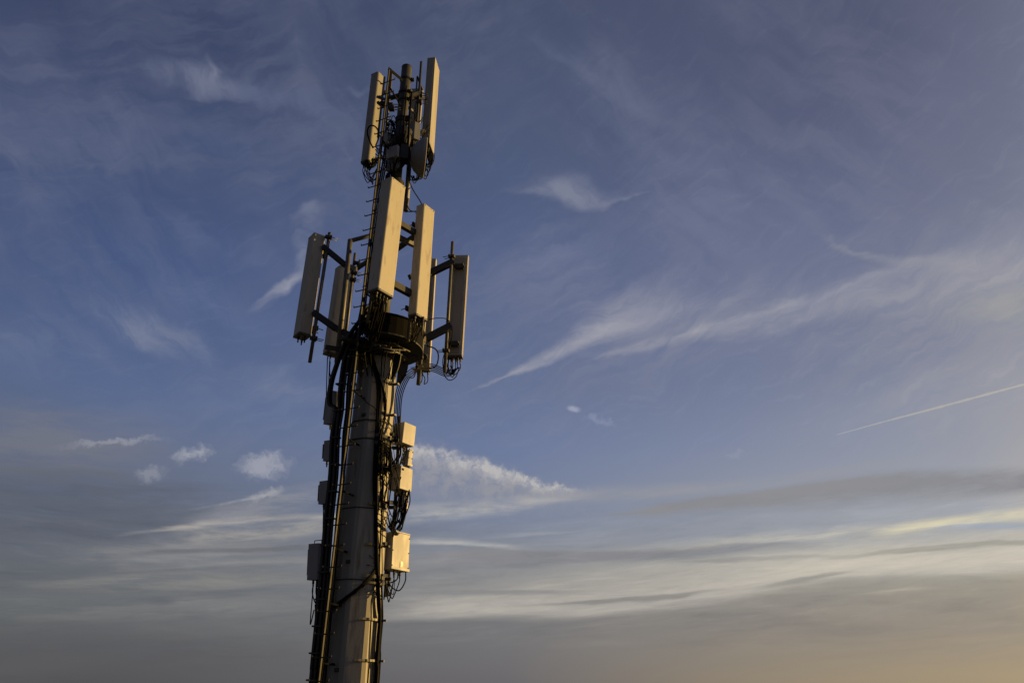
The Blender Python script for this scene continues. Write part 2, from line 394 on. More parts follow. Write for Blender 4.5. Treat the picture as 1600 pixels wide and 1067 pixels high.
M['radome_grey'] = material('grey_radome', (.19, .187, .18), (.23, .225, .215), .6, 0, 3.0, 5, .05, 90, (22, (.15, .135, .12), .4), .2)
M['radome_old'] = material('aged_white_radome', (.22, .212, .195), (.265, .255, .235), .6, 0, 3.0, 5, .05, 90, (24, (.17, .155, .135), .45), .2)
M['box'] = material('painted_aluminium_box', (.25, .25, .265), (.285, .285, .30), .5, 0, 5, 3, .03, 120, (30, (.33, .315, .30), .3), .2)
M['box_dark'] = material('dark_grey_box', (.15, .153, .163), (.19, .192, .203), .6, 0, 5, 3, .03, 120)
M['pole'] = material('galvanised_pole_steel', (.14, .135, .125), (.215, .205, .185), .6, .15, 3.2, 7, .10, 40, (7, (.085, .068, .052), .8), .3)
M['steel'] = material('galvanised_steel', (.075, .074, .068), (.125, .122, .11), .55, .3, 12, 2, .08, 80, (30, (.07, .05, .035), .5), .3)
M['dark_steel'] = material('dull_dark_steel', (.020, .0205, .022), (.036, .036, .037), .6, .2, 10, 2, .08, 80, None, .25)
M['cap'] = material('plastic_end_cap', (.04, .04, .04), (.06, .06, .058), .6, 0, 10)
M['mast'] = material('weathered_mast_steel', (.034, .036, .032), (.062, .063, .054), .6, .2, 6, 3, .1, 60, (20, (.05, .04, .03), .5), .25)
M['rubber'] = material('black_cable_sheath', (.004, .004, .0045), (.008, .0078, .0075), .7, 0, 14, 4, 0, 60, None, .06)
M['feeder_jacket'] = material('sun_bleached_cable_jacket', (.014, .0145, .016), (.028, .028, .030), .6, 0, 14, 4, 0, 60, None, .25)
M['cable_grey'] = material('grey_cable_sheath', (.10, .10, .10), (.16, .155, .15), .5, 0, 14, 4)
M['yellow'] = material('yellow_marking_tape', (.50, .34, .03), (.55, .40, .06), .5)
M['red'] = material('red_marking_tape', (.40, .03, .02), (.45, .06, .04), .5)
M['black_shade'] = material('black_paint_and_shade', (.0035, .0035, .004), (.006, .006, .0065), .85, 0, 8, 1, .1, 40, None, .05)  # near black: shade on the drum is put into this base colour
M['label'] = material('white_printed_plate', (.40, .39, .37), (.43, .42, .40), .5)
M['ladder'] = material('weathered_shaded_ladder_steel', (.014, .0137, .012), (.030, .029, .025), .65, .2, 14, 6, .05, 60, (9, (.02, .018, .014), .7), .25)  # weathered steel, base colour darkened to stand in for shadow along the rail
M['ground'] = material('dry_grass_field', (.05, .06, .025), (.10, .085, .045), .9, 0, .05, 1)
M['concrete'] = material('foundation_concrete', (.28, .27, .25), (.36, .35, .33), .85, 0, 1.5, 1, .3, 20)

# ------------------------------------------------------------------ mesh helpers
YT = 11.6                                   # distance of the tower axis along Y
def W(px, py, dyy=0.0):
    d = ray(px, py); k = (YT + dyy) / d.y
    return Vector((0, 0, CAMZ)) + d * k
AX = W(544.5, 1060); AXX, AXY = AX.x, AX.y    # tower axis
def zat(py, dyy=0.0):                       # height seen at row py near the tower
    return W(CX - 200, py, dyy).z
def hd(azd):                                # horizontal unit vector of an azimuth in degrees
    return Vector((math.sin(R_(azd)), math.cos(R_(azd)), 0))
UP = Vector((0, 0, 1))

class MB:
    def __init__(s): s.v = []; s.f = []; s.m = []; s.sm = []; s.mi = 0
    def add(s, vs, fs, smoothf=False):
        o = len(s.v); s.v += [tuple(p) for p in vs]
        s.f += [[i + o for i in f] for f in fs]; s.m += [s.mi] * len(fs)
        if isinstance(smoothf, bool): smoothf = [smoothf] * len(fs)
        s.sm += smoothf
    def prism(s, prof, base, u, v, ax, capped=True, smoothf=False, scale_top=1.0):
        """profile points (a,b) in plane u,v swept along the vector ax"""
        n = len(prof)
        lo = [base + u * a + v * b for a, b in prof]
        hi = [base + ax + u * a * scale_top + v * b * scale_top for a, b in prof]
        fs = [[i, (i + 1) % n, n + (i + 1) % n, n + i] for i in range(n)]
        sm = [smoothf] * n
        if capped: fs += [list(range(n))[::-1], list(range(n, 2 * n))]; sm += [False, False]
        if u.cross(v).dot(ax) < 0: fs = [f[::-1] for f in fs]
        s.add(lo + hi, fs, sm)
    def box(s, c, u, v, w, a, b, h, ch=0.0):
        """box centred at c, unit axes u v w, full sizes a b h, chamfer in the uv plane"""
        a, b = a / 2, b / 2
        if ch:
            p = [(-a + ch, -b), (a - ch, -b), (a, -b + ch), (a, b - ch), (a - ch, b), (-a + ch, b), (-a, b - ch), (-a, -b + ch)]
        else: p = [(-a, -b), (a, -b), (a, b), (-a, b)]
        s.prism(p, c - w * (h / 2), u, v, w * h)
    def cyl(s, p, q, r, n=14, r2=None, capped=True, smoothf=True, ph=0.0):
        p, q = Vector(p), Vector(q); ax = q - p
        w = ax.normalized(); t = Vector((1, 0, 0)) if abs(w.x) < .8 else Vector((0, 1, 0))
        u = w.cross(t).normalized(); v = w.cross(u)
        prof = [(r * math.cos(2 * PI * i / n + ph), r * math.sin(2 * PI * i / n + ph)) for i in range(n)]
        s.prism(prof, p, u, v, ax, capped, smoothf, 1.0 if r2 is None else r2 / r)
    def zcyl(s, x, y, z0, z1, r0, r1=None, n=16, ph=0.0, smoothf=True):
        r1 = r0 if r1 is None else r1
        prof = [(math.sin(2 * PI * i / n + ph), math.cos(2 * PI * i / n + ph)) for i in range(n)]
        lo = [(x + a * r0, y + b * r0, z0) for a, b in prof]; hi = [(x + a * r1, y + b * r1, z1) for a, b in prof]
        fs = [[(i + 1) % n, i, n + i, n + (i + 1) % n] for i in range(n)] + [list(range(n)), list(range(n, 2 * n))[::-1]]
        s.add(lo + hi, fs, [smoothf] * n + [False, False])
    def tube(s, pts, r, n=7, sub=6, capped=True, curve=True):
        pts = [Vector(p) for p in pts]
        if curve and len(pts) > 2:
            q = [pts[0] * 2 - pts[1]] + pts + [pts[-1] * 2 - pts[-2]]
            out = []
            for i in range(1, len(q) - 2):
                a, b, c, d = q[i - 1:i + 3]
                for k in range(sub):
                    t = k / sub
                    out.append(.5 * ((2 * b) + (c - a) * t + (2 * a - 5 * b + 4 * c - d) * t * t + (3 * b - a - 3 * c + d) * t ** 3))
            out.append(pts[-1]); pts = out
        rings = []; w0 = (pts[1] - pts[0]).normalized()
        u = w0.orthogonal().normalized()
        for i, p in enumerate(pts):
            w = (pts[min(i + 1, len(pts) - 1)] - pts[max(i - 1, 0)]).normalized()
            u = (u - w * u.dot(w)).normalized(); v_ = w.cross(u)
            rings.append([p + (u * math.cos(2 * PI * k / n) + v_ * math.sin(2 * PI * k / n)) * r for k in range(n)])
        vs = [p for rg in rings for p in rg]; fs = []
        for i in range(len(rings) - 1):
            for k in range(n):
                a, b = i * n + k, i * n + (k + 1) % n
                fs.append([a, b, b + n, a + n])
        sm = [True] * len(fs)
        if capped: fs += [list(range(n))[::-1], list(range(len(vs) - n, len(vs)))]; sm += [False, False]
        s.add(vs, fs, sm)
    def plate(s, outline, nvec, th):
        """flat plate from world points, thickness th along nvec"""
        n = len(outline); nv = Vector(nvec).normalized() * (th / 2)
        vs = [Vector(p) - nv for p in outline] + [Vector(p) + nv for p in outline]
        fs = [[i, (i + 1) % n, n + (i + 1) % n, n + i] for i in range(n)] + [list(range(n))[::-1], list(range(n, 2 * n))]
        s.add(vs, fs)
    def build(s, name, mat, parent=None, label=None, bevel=0.0, origin=None):
        me = bpy.data.meshes.new(name)
        org = Vector(origin) if origin is not None else Vector((0, 0, 0))
        if origin is None and parent is not None:
            mn = [min(p[i] for p in s.v) for i in range(3)]; mx = [max(p[i] for p in s.v) for i in range(3)]
            org = Vector([(a + b) / 2 for a, b in zip(mn, mx)])
        me.from_pydata([Vector(p) - org for p in s.v], [], s.f)
        for m in (mat if isinstance(mat, (list, tuple)) else [mat]): me.materials.append(m)
        for p, mi, sm in zip(me.polygons, s.m, s.sm): p.material_index = mi; p.use_smooth = sm
        bm = bmesh.new(); bm.from_mesh(me); bmesh.ops.recalc_face_normals(bm, faces=bm.faces[:]); bm.to_mesh(me); bm.free()
        o = bpy.data.objects.new(name, me); COL.objects.link(o)
        if parent is not None:
            o.parent = parent
            o.location = org - parent.matrix_basis.translation if parent.type == 'EMPTY' or True else org
            pp = parent; loc = org.copy()
            while pp is not None: loc = loc - pp.location; pp = pp.parent
            o.location = loc
        else: o.location = org
        if label: o['label'] = label
        if bevel:
            b = o.modifiers.new('bevel', 'BEVEL'); b.width = bevel; b.segments = 2; b.limit_method = 'ANGLE'; b.angle_limit = R_(40)
            b.harden_normals = False
        return o

def thing(name, label, cat, loc, group=None):
    o = bpy.data.objects.new(name, None); COL.objects.link(o); o.location = Vector(loc)
    o.empty_display_size = .2
    o['label'] = label; o['category'] = cat
    if group: o['group'] = group
    return o
def shared(name, me_obj, parent, loc, rotz=0.0):
    c = me_obj.copy(); COL.objects.link(c); c.parent = parent
    return c

# ------------------------------------------------------------------ ground (far below the frame)
g = MB(); g.add([(-30000, -30000, 0), (30000, -30000, 0), (30000, 30000, 0), (-30000, 30000, 0)], [[0, 1, 2, 3]])
go = g.build('ground', M['ground']); go['kind'] = 'structure'
g = MB(); g.box(Vector((AXX, AXY, .15)), Vector((1, 0, 0)), Vector((0, 1, 0)), UP, 3, 3, .3)
fo = g.build('foundation', M['concrete']); fo['kind'] = 'structure'

# ------------------------------------------------------------------ tower pole
tower = thing('monopole_tower', 'tall tapering steel monopole with a round mast on its top', 'mast', (AXX, AXY, .3))
PH = R_(169 - 11.25)
def octring(x, y, z, r, rnd=5.0):
    out = []
    for i in range(8):
        for s_o in (-rnd, rnd):
            a = 140 + 45 * i + s_o
            rr = r * math.cos(R_(22.5)) / math.cos(R_(22.5 - rnd))
            out.append((x + rr * math.sin(R_(a)), y + rr * math.cos(R_(a)), z))
    return out
def octprism(b, z0, z1, r0, r1):
    lo, hi = octring(AXX, AXY, z0, r0), octring(AXX, AXY, z1, r1); n = 16
    b.add(lo + hi, [[(i + 1) % n, i, n + i, n + (i + 1) % n] for i in range(n)] + [list(range(n)), list(range(n, 2 * n))[::-1]])
ZTOP = zat(566)                             # underside of the flange
def prad(z):                                # real taper of the pole
    z0 = CAMZ
    return .382 - (z - z0) * (.382 - .315) / (4.4)
def ngon_seg(z0, z1, name, mat, n=16, extra=0.0):
    b = MB(); octprism(b, z0, z1, prad(z0) * 1.03 + extra, prad(z1) * 1.03 + extra)
    return b.build(name, mat, tower)
zs1 = zat(790, -.3); zs2 = zat(688, -.3); zs3 = zat(905, -.3)
ngon_seg(.3, CAMZ - 2.0, 'pole_section', M['pole'], extra=.012)
ngon_seg(CAMZ - 2.0, zs1, 'pole_section', M['pole'], extra=.006)
ngon_seg(zs1, ZTOP, 'pole_section', M['pole'])
ZM0 = zat(520)
def strap(z, th=.012, h=.04, dark=True, name='strap_band'):
    b = MB(); r = prad(z) * 1.03 + th + .006
    octprism(b, z - h / 2, z + h / 2, r, r)
    # lug with a bolt on the camera-left side
    return b.build(name, M['dark_steel'] if dark else M['steel'], tower)
for py, dark in ((654, True), (683, True), (792, True), (905, True)):
    strap(zat(py, -.38), .008, .018, dark)

# flange plates at the top of the pole
octp = lambda r, ph=0: [(r * math.sin(2 * PI * i / 8 + ph), r * math.cos(2 * PI * i / 8 + ph)) for i in range(8)]
X1, Y1 = Vector((1, 0, 0)), Vector((0, 1, 0))
AXV = lambda z: Vector((AXX, AXY, z))
b = MB(); b.zcyl(AXX, AXY, ZTOP, zat(544, -.45) + .0, .33, .46, 16, PH, False); b.build('flared_collar', M['dark_steel'], tower)
zf = CAMZ + 4.90
b = MB(); b.prism(octp(.50, R_(11)), AXV(zf), X1, Y1, UP * .022); b.build('flange_plate', M['mast'], tower)
b = MB(); b.prism(octp(.53, R_(11)), AXV(zf + .11), X1, Y1, UP * .022); b.build('flange_plate', M['mast'], tower)
b = MB(); b.zcyl(AXX, AXY, zf + .022, zf + .11, .36, .36, 16, PH, False); b.build('spacer_ring', M['dark_steel'], tower)
for i in range(16):
    a = R_(11 + 22.5 * i); x, y = AXX + .44 * math.sin(a), AXY + .44 * math.cos(a)
    b = MB(); b.zcyl(x, y, zf - .03, zf + .165, .014, n=6); b.build('flange_bolt', M['steel'], tower)
for a in (80, 124, 215, 260):
    d = hd(a); t = d.cross(UP)
    pts = [AXV(zf) + d * .33, AXV(zf) + d * .50]
    for k in range(7):
        q = k / 6; pts.append(AXV(zf - .40 * math.sin(q * PI / 2)) + d * (.49 - .17 * (1 - math.cos(q * PI / 2))))
    b = MB(); b.plate(pts, t, .016); b.build('gusset_plate', M['dark_steel'], tower)
# mast pipe above the pole
zt = W(636, 106, 0).z
MXT = W(636, 103)
b = MB()
b.cyl(AXV(zf + .13), Vector((AXX + .02, AXY, CAMZ + 8.3)), .115, 20)
b.build('mast_pipe', M['mast'], tower)
b = MB(); b.cyl(Vector((AXX + .02, AXY, CAMZ + 8.3)), Vector((MXT.x, AXY, zt)), .098, 20); b.build('mast_pipe', M['mast'], tower)
b = MB(); b.cyl(Vector((AXX + .02, AXY, CAMZ + 8.2)), Vector((AXX + .02, AXY, CAMZ + 8.36)), .16, 16); b.build('mast_flange', M['dark_steel'], tower)
b = MB(); b.cyl(Vector((MXT.x, AXY, zt)), Vector((MXT.x, AXY, zt + .035)), .102, 20, .07); b.build('mast_cap', M['mast'], tower)
def mastx(z): return AXX + .02 + (MXT.x - AXX - .02) * max(0, (z - CAMZ - 8.3)) / (zt - CAMZ - 8.3)
for py, r in ((125, .112), (146, .115), (158, .115), (187, .12), (191, .12)):
    z = zat(py); b = MB(); b.cyl(Vector((mastx(z), AXY, z - .025)), Vector((mastx(z), AXY, z + .025)), r, 18)
    b.build('mast_clamp', M['dark_steel'], tower)
    e = hd(120 if r > .113 else 95); c = Vector((mastx(z), AXY, z)) + e * (r + .02)
    b = MB(); b.box(c, e, e.cross(UP), UP, .07, .05, .05); b.cyl(c - e.cross(UP) * .06, c + e.cross(UP) * .06, .009, 6)
    b.build('clamp_bolt', M['dark_steel'], tower)
# steel angle brackets clamped round the pole, right-hand side
def pole_bracket(py, a0, a1, r_extra, h=.035, mat='steel', dyy=-.38, stub=None):
    z = zat(py, dyy); b = MB(); n = 8; r = prad(z) + r_extra
    pts = [AXV(z) + hd(a0 + (a1 - a0) * i / n) * r for i in range(n + 1)]
    inner = [AXV(z) + hd(a0 + (a1 - a0) * i / n) * (r - .012) for i in range(n + 1)][::-1]
    b.plate(pts + inner, UP, h)
    if stub:
        b.box(AXV(z) + hd(a1) * (r + .03), hd(a1), hd(a1).cross(UP), UP, .09, .05, h * .9)
    return b.build('clamp_bracket', M[mat], tower)
for py, a0, a1, ex, h, m in ((591, 158, 112, .025, .03, 'steel'), (641, 158, 116, .025, .03, 'steel'), (678, 160, 100, .05, .045, 'dark_steel'),
                            (690, 160, 100, .05, .05, 'dark_steel'), (785, 160, 100, .05, .05, 'dark_steel'), (849, 160, 110, .04, .03, 'dark_steel'),
                            (899, 160, 95, .05, .045, 'dark_steel'), (909, 160, 95, .05, .03, 'dark_steel'), (966, 160, 100, .035, .03, 'steel'), (1031, 162, 100, .035, .03, 'steel')):
    pole_bracket(py, a0, a1, ex, h, m, stub=True)
# hand holes and small plates on the pole
for px, py in ((579, 645), (539, 876), (521, 1046)):
    p = W(px, py, -.40); b = MB(); d = hd(195)
    q = AXV(p.z) + d * (prad(p.z) - .004)
    b.box(q, d.cross(UP), d, UP, .07, .02, .05); b.cyl(q, q + d * .03, .02, 8)
    b.build('bolt_boss', M['dark_steel'], tower)

# ------------------------------------------------------------------ climbing ladder: one rail, pegs both sides
lad = thing('climbing_ladder', 'single-rail climbing ladder with hooked pegs running up the left of the tower', 'ladder', W(497, 1067, -.63) - UP * 4)
LB, LT = W(497.5, 1067, -.63), W(608.5, 106, -.63)
LDIR = (LT - LB).normalized()
LB2 = LB - LDIR * 4
e = hd(-64); nrm = hd(206)
b = MB(); b.box((LB2 + LT) / 2, e, nrm, LDIR, .022, .034, (LT - LB2).length, .003)
b.build('rail', M['ladder'], lad)
b = MB(); b.box((LB2 + LT) / 2 - nrm * .032 + e * .004, e, nrm, LDIR, .044, .010, (LT - LB2).length)
b.build('rail_flange', M['black_shade'], lad)
step = .285; k0 = 0
peg0 = None
nst = int((LT - LB2).length / step)
pm = MB(); L_ = .155
ctr = Vector((0, 0, 0))
pm.tube([ctr - e * (L_ + .004) + UP * .030 , ctr - e * L_ + UP * .004, ctr + e * L_ + UP * .004, ctr + e * (L_ + .004) + UP * .030], .0095, 7, curve=False)
# starts in line with the pegs seen at the bottom edge of the photograph
off = ((W(500, 1027, -.63) - LB2).length) % step
for i in range(nst):
    p = LB2 + LDIR * (off + i * step)
    if p.z > LT.z - .1: break
    if peg0 is None:
        peg0 = MB(); peg0.v, peg0.f, peg0.m, peg0.sm = [tuple(Vector(v) + p) for v in pm.v], pm.f, pm.m, pm.sm
        peg0 = peg0.build('rung', M['ladder'], lad, origin=p)
    else:
        c = peg0.copy(); COL.objects.link(c); c.parent = lad; c.location = p - lad.location
for i, py in enumerate((1038, 945, 860, 770, 690, 615, 560)):
    z = zat(py, -.5); q = LB2 + LDIR * ((z - LB2.z) / LDIR.z)
    tgt = AXV(z) + (Vector((q.x, q.y, 0)) - Vector((AXX, AXY, 0))).normalized() * prad(z)
    b = MB(); b.cyl(q - nrm * .03, tgt, .016, 8); b.build('standoff', M['black_shade'], lad)
for py in (470, 395, 300, 236, 152):
    z = zat(py, -.3); q = LB2 + LDIR * ((z - LB2.z) / LDIR.z)
    b = MB(); b.cyl(q - nrm * .03, Vector((mastx(z), AXY, z)) + (q - Vector((mastx(z), AXY, z))).normalized() * .1, .017, 8)
    b.build('standoff', M['black_shade'], lad)
# top brace down to the mast
b = MB(); p0 = LT - LDIR * .04; p1 = W(628, 125, -.12)
b.box((p0 + p1) / 2, (p1 - p0).normalized(), (p1 - p0).normalized().cross(Y1).normalized(), Y1 * 1.0 if False else (p1 - p0).normalized().cross((p1 - p0).normalized().cross(Y1)).normalized(), (p1 - p0).length, .045, .045)
b.build('top_brace', M['black_shade'], lad)

# ------------------------------------------------------------------ panel antennas
def panel(top, bot, dyy, uaz, w, naz, d, label, near='front', mat='radome', conn=6, cable=True, pipe=None, groove=False, rounded=.028, brackets=True, ncable=5, cab_to=None, curl=.22, name='panel_antenna'):
    """top / bot: pixels of the vertical edge nearest to the camera.  uaz: direction in which the wide face runs from
    that edge; naz: outward normal of the front.  near='front': the edge is a front edge; 'back': a back edge."""
    B, T = W(*bot, dyy), W(*top, dyy)
    u, n = hd(uaz), hd(naz)
    ax = T - B; H = ax.length; a = ax.normalized()
    s = -1 if near == 'front' else 1
    C0 = B + u * (w / 2) + n * (s * d / 2)                # centre of the bottom section
    th = thing(name, label, 'antenna', C0, 'panel antennas on the tower')
    hw, hd_ = w / 2, d / 2; r = rounded
    prof = []
    def arc(cx, cy, a0, a1, rr, k=4):
        for i in range(k + 1):
            t = R_(a0 + (a1 - a0) * i / k); prof.append((cx + rr * math.cos(t), cy + rr * math.sin(t)))
    arc(hw - r, hd_ - r, 0, 90, r); arc(-hw + r, hd_ - r, 90, 180, r)
    rb = .008
    arc(-hw + rb, -hd_ + rb, 180, 270, rb, 2); arc(hw - rb, -hd_ + rb, 270, 360, rb, 2)
    bm = MB(); bm.prism(prof, C0 + a * .012, u, n, a * (H - .024))
    bm.build('radome', M[mat], th)
    for base_, nm in ((C0, 'bottom_cap'), (C0 + a * (H - .03), 'top_cap')):
        cb = MB(); k = 1.0
        cb.prism([(x * 1.012, y * 1.02) for x, y in prof], base_, u, n, a * .03); cb.build(nm, M['cap'] if nm == 'bottom_cap' else M[mat], th)
    if near == 'front':
        for sx in (-1, 1):
            for t in (.018, H - .018):
                q = C0 + u * (sx * hw * .72) + n * (hd_ * 1.02) + a * t
                cb = MB(); cb.cyl(q - n * .004, q + n * .006, .008, 6); cb.build('cap_screw', M['dark_steel'], th)
    if groove:
        gb = MB(); gb.box(C0 + a * (H / 2) - n * (hd_ * .25), u, n, a, w + .008, .012, H - .06); gb.build('seam_strip', M['radome_grey'], th)
    # back plate
    bp = MB(); bp.box(C0 + a * (H / 2) - n * (hd_ + .006), u, n, a, w * .62, .012, H * .94); bp.build('back_plate', M['radome_grey'], th)
    if brackets:
        for t in (.10, .86):
            c = C0 + a * (H * t) - n * (hd_ + .05)
            kb = MB(); kb.box(c, u, n, a, .14, .08, .06); kb.box(c - n * .05, u, n, a, .20, .03, .08)
            kb.build('mounting_bracket', M['dark_steel'], th)
            rb_ = MB()
            for sx in (-.08, .08): rb_.cyl(c + u * sx - n * .16 , c + u * sx + n * .03, .008, 6)
            rb_.build('threaded_rod', M['steel'], th)
    # connectors with their jumper cables underneath
    for i in range(conn):
        fx = (i - (conn - 1) / 2) / max(1, conn - 1) * w * .72
        fy = (-.2 if i % 2 else .22) * d
        c = C0 + u * fx + n * fy
        cb = MB(); cb.cyl(c, c - a * .05, .017, 8); cb.cyl(c - a * .05, c - a * .10, .012, 8)
        cb.build('connector', M['dark_steel'] if i % 3 else M['steel'], th)
        if cable and i < ncable:
            tgt = cab_to(i) if cab_to else (c - n * (d * .5 + .25) + UP * .15)
            q = c - a * .10; low = (q + tgt) / 2; sag = curl * (0.7 + .5 * random.random())
            low = Vector((low.x, low.y, min(q.z, tgt.z if tgt.z < q.z else q.z) - sag * .6))
            pts = [c - a * .08, q - UP * sag * .35 , low + Vector((random.uniform(-.03, .03), random.uniform(-.03, .03), 0)), (low + tgt) / 2 + UP * .0 + u * random.uniform(-.04, .04), tgt]
            jb = MB(); jb.tube(pts, .0085, 6, 5); jb.build('jumper_cable', M['rubber'], th)
    return th, C0, u, n, a, H

def toward(px, py, dyy, sx=3, sy=3):
    return lambda i: W(px + random.uniform(-sx, sx), py + random.uniform(-sy, sy), dyy + random.uniform(-.05, .05))
TB = (124 - 0)
# lower ring, near side
panel((611.8, 276), (590.3, 451.5), -1.55, 34, .345, 124, .21, 'broad sunlit cream panel antenna, front and centre of the ring, the largest in view', conn=8, ncable=8, cab_to=toward(578, 520, -.75, 6, 8), curl=.35)
panel((662.5, 317.5), (649.6, 491), -.85, 34, .29, 124, .16, 'sunlit cream panel antenna just right of the broad central one', conn=6, ncable=6, cab_to=toward(640, 530, -.4, 6, 5), curl=.15)
# right side, backs to the camera
panel((731.6, 398.5), (721.7, 556.5), .8, -86, .275, 4, .155, 'panel antenna turned away at the far right of the tower, bolts at its top', near='back', mat='radome', groove=True, conn=6, ncable=6, cab_to=toward(700, 572, .75, 5, 5), curl=.34)
panel((681.4, 404), (670.8, 578), 1.4, -86, .26, 4, .125, 'panel antenna half hidden behind the right-hand sunlit one, back turned', near='back', conn=3, ncable=2, cab_to=toward(660, 585, 1.2))
# left side
panel((491.5, 363), (467.5, 520), -.06, -38, .25, -128, .21, 'shaded panel antenna at the far left end of the ring', mat='radome', near='front', conn=4, ncable=0, rounded=.015)
panel((531.0, 414), (511.5, 549), .95, 52, .34, 142, .19, 'panel antenna standing behind the thick frame post on the left', near='front', mat='radome', conn=4, ncable=2, cab_to=toward(518, 610, .2), rounded=.04)
# top cluster
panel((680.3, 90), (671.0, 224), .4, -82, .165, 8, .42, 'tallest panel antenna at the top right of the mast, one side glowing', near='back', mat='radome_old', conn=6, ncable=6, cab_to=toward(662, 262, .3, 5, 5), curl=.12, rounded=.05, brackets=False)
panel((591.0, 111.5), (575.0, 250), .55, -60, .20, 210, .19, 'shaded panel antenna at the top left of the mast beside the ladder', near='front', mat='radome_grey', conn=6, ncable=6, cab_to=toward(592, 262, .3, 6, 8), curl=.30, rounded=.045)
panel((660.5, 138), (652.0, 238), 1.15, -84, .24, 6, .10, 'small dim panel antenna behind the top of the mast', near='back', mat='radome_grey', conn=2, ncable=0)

# ------------------------------------------------------------------ lower antenna frame
fr = thing('antenna_headframe', 'steel tube headframe around the mast carrying the lower ring of antennas', 'headframe', AXV(zf + .13))
def pipe(a, bb, r, name='mounting_pipe', mat='steel', n=12):
    k = MB(); k.cyl(a, bb, r, n); return k.build(name, M[mat], fr)
def beam(a, bb, hh, ww, name='arm', mat='dark_steel', parent=None):
    a, bb = Vector(a), Vector(bb); ax = (bb - a); w = ax.normalized(); s = w.cross(UP).normalized(); t = s.cross(w)
    k = MB(); k.prism([(-ww / 2, -hh / 2), (ww / 2, -hh / 2), (ww / 2, hh / 2), (-ww / 2, hh / 2)], a, s, t, ax)
    return k.build(name, M[mat], parent or fr)
def channel(a, bb, hh, ww, name='arm', mat='dark_steel'):
    """two flanges and a web, opening downwards"""
    a, bb = Vector(a), Vector(bb); ax = bb - a; w = ax.normalized(); s = w.cross(UP).normalized(); t = s.cross(w)
    k = MB(); q = .008
    k.prism([(-ww / 2, hh / 2 - q), (ww / 2, hh / 2 - q), (ww / 2, hh / 2), (-ww / 2, hh / 2)], a, s, t, ax)
    for sx in (-1, 1):
        x0 = sx * ww / 2; x1 = sx * (ww / 2 - q)
        k.prism([(min(x0, x1), -hh / 2), (max(x0, x1), -hh / 2), (max(x0, x1), hh / 2 - q), (min(x0, x1), hh / 2 - q)], a, s, t, ax)
    return k.build(name, M[mat], fr)
# mounting pipes
pipe(W(515.0, 364, .05), W(484.0, 566, .05), .030)
pipe(W(707.2, 378, .62), W(694.8, 582, .62), .029)
pipe(W(657.5, 326, -.62), W(637.5, 534, -.62), .028)
pipe(W(604.0, 300, -1.2), W(574.6, 505, -1.2), .030)
pipe(W(672.0, 400, .95), W(653.6, 601, .95), .036)
pipe(W(555.0, 396, .75), W(536.0, 560, .75), .028)
pipe(W(661.8, 495, -.72), W(659.4, 524, -.72), .014, 'stub_pipe')
# small clamps with bolts at the pipe ends
def end_clamp(px, py, dyy, azr, sz=.07, rod=.16):
    c = W(px, py, dyy); d = hd(azr); s = d.cross(UP)
    k = MB(); k.box(c, d, s, UP, sz * 1.6, sz * .9, sz * .7); k.box(c + d * sz * .5, d, s, UP, .03, sz * 1.5, sz * .9)
    k.build('pipe_clamp', M['dark_steel'], fr)
    for sx in (-1, 1):
        k = MB(); k.cyl(c + s * sx * sz * .5 - d * .02, c + s * sx * sz * .5 + d * rod, .0075, 6); k.build('threaded_rod', M['steel'], fr)
end_clamp(513, 371, .02, 60); end_clamp(490, 529, .02, 60)
end_clamp(706, 401, .6, -70); end_clamp(697, 548, .6, -75)
end_clamp(657, 331, -.62, -80, .06, .10); end_clamp(557, 411, .72, 70); end_clamp(553, 426, .72, 70); end_clamp(551, 437, .72, 70)
end_clamp(656, 574, .9, -70)
# thick frame posts
pA0, pA1 = W(547.3, 375, .05), W(526.5, 566, .05)
pipe(pA0, pA1, .044, 'frame_post', 'steel', 16)
# elbow tube from the left post to the mast
zz = pA0.z
k = MB(); k.cyl(pA0 + UP * -.02, W(600, 362.5, .25), .038, 14); k.build('cross_tube', M['steel'], fr)
k = MB(); k.cyl(W(527, 560, .05), AXV(zf + .10) + hd(250) * .3, .038, 14); k.build('cross_tube', M['dark_steel'], fr)
# outer arms
channel(W(504, 385, .02), W(539, 414, .10), .085, .07)
channel(W(489, 488, .02), W(526, 514, .10), .095, .07)
channel(W(526, 514, .10), AXV(W(560, 540, 0).z) + hd(260) * .15, .095, .07)
channel(W(539, 414, .10), W(556, 421, .55), .08, .06)
channel(W(709, 409, .60), W(672, 427, .62), .11, .09)
channel(W(705, 509, .60), W(664, 530, .55), .12, .09)
channel(W(664, 530, .55), AXV(W(640, 540, 0).z) + hd(80) * .5, .12, .09)
beam(W(672, 427, .62), W(640, 433, .3), .09, .07)
# crossbars of the near sector, running between the two sunlit panels
beam(W(604, 338, -1.28), W(664, 373, -.55), .085, .08, 'crossbar')
beam(W(600, 360, -1.05), W(664, 391, -.20), .075, .07, 'crossbar', 'steel')
beam(W(590, 431, -1.28), W(655, 466, -.60), .105, .08, 'crossbar')
beam(W(612, 343, -1.2), AXV(W(612, 343, -1.2).z) , .07, .07, 'radial_arm')
beam(W(597, 437, -1.2), AXV(W(597, 437, -1.2).z) , .08, .07, 'radial_arm')
beam(W(650, 368, -.65), AXV(W(650, 368, -.65).z), .07, .07, 'radial_arm')
# rear crossbars between far sector posts
beam(W(556, 421, .8), AXV(W(556, 421, .8).z), .06, .06, 'radial_arm')
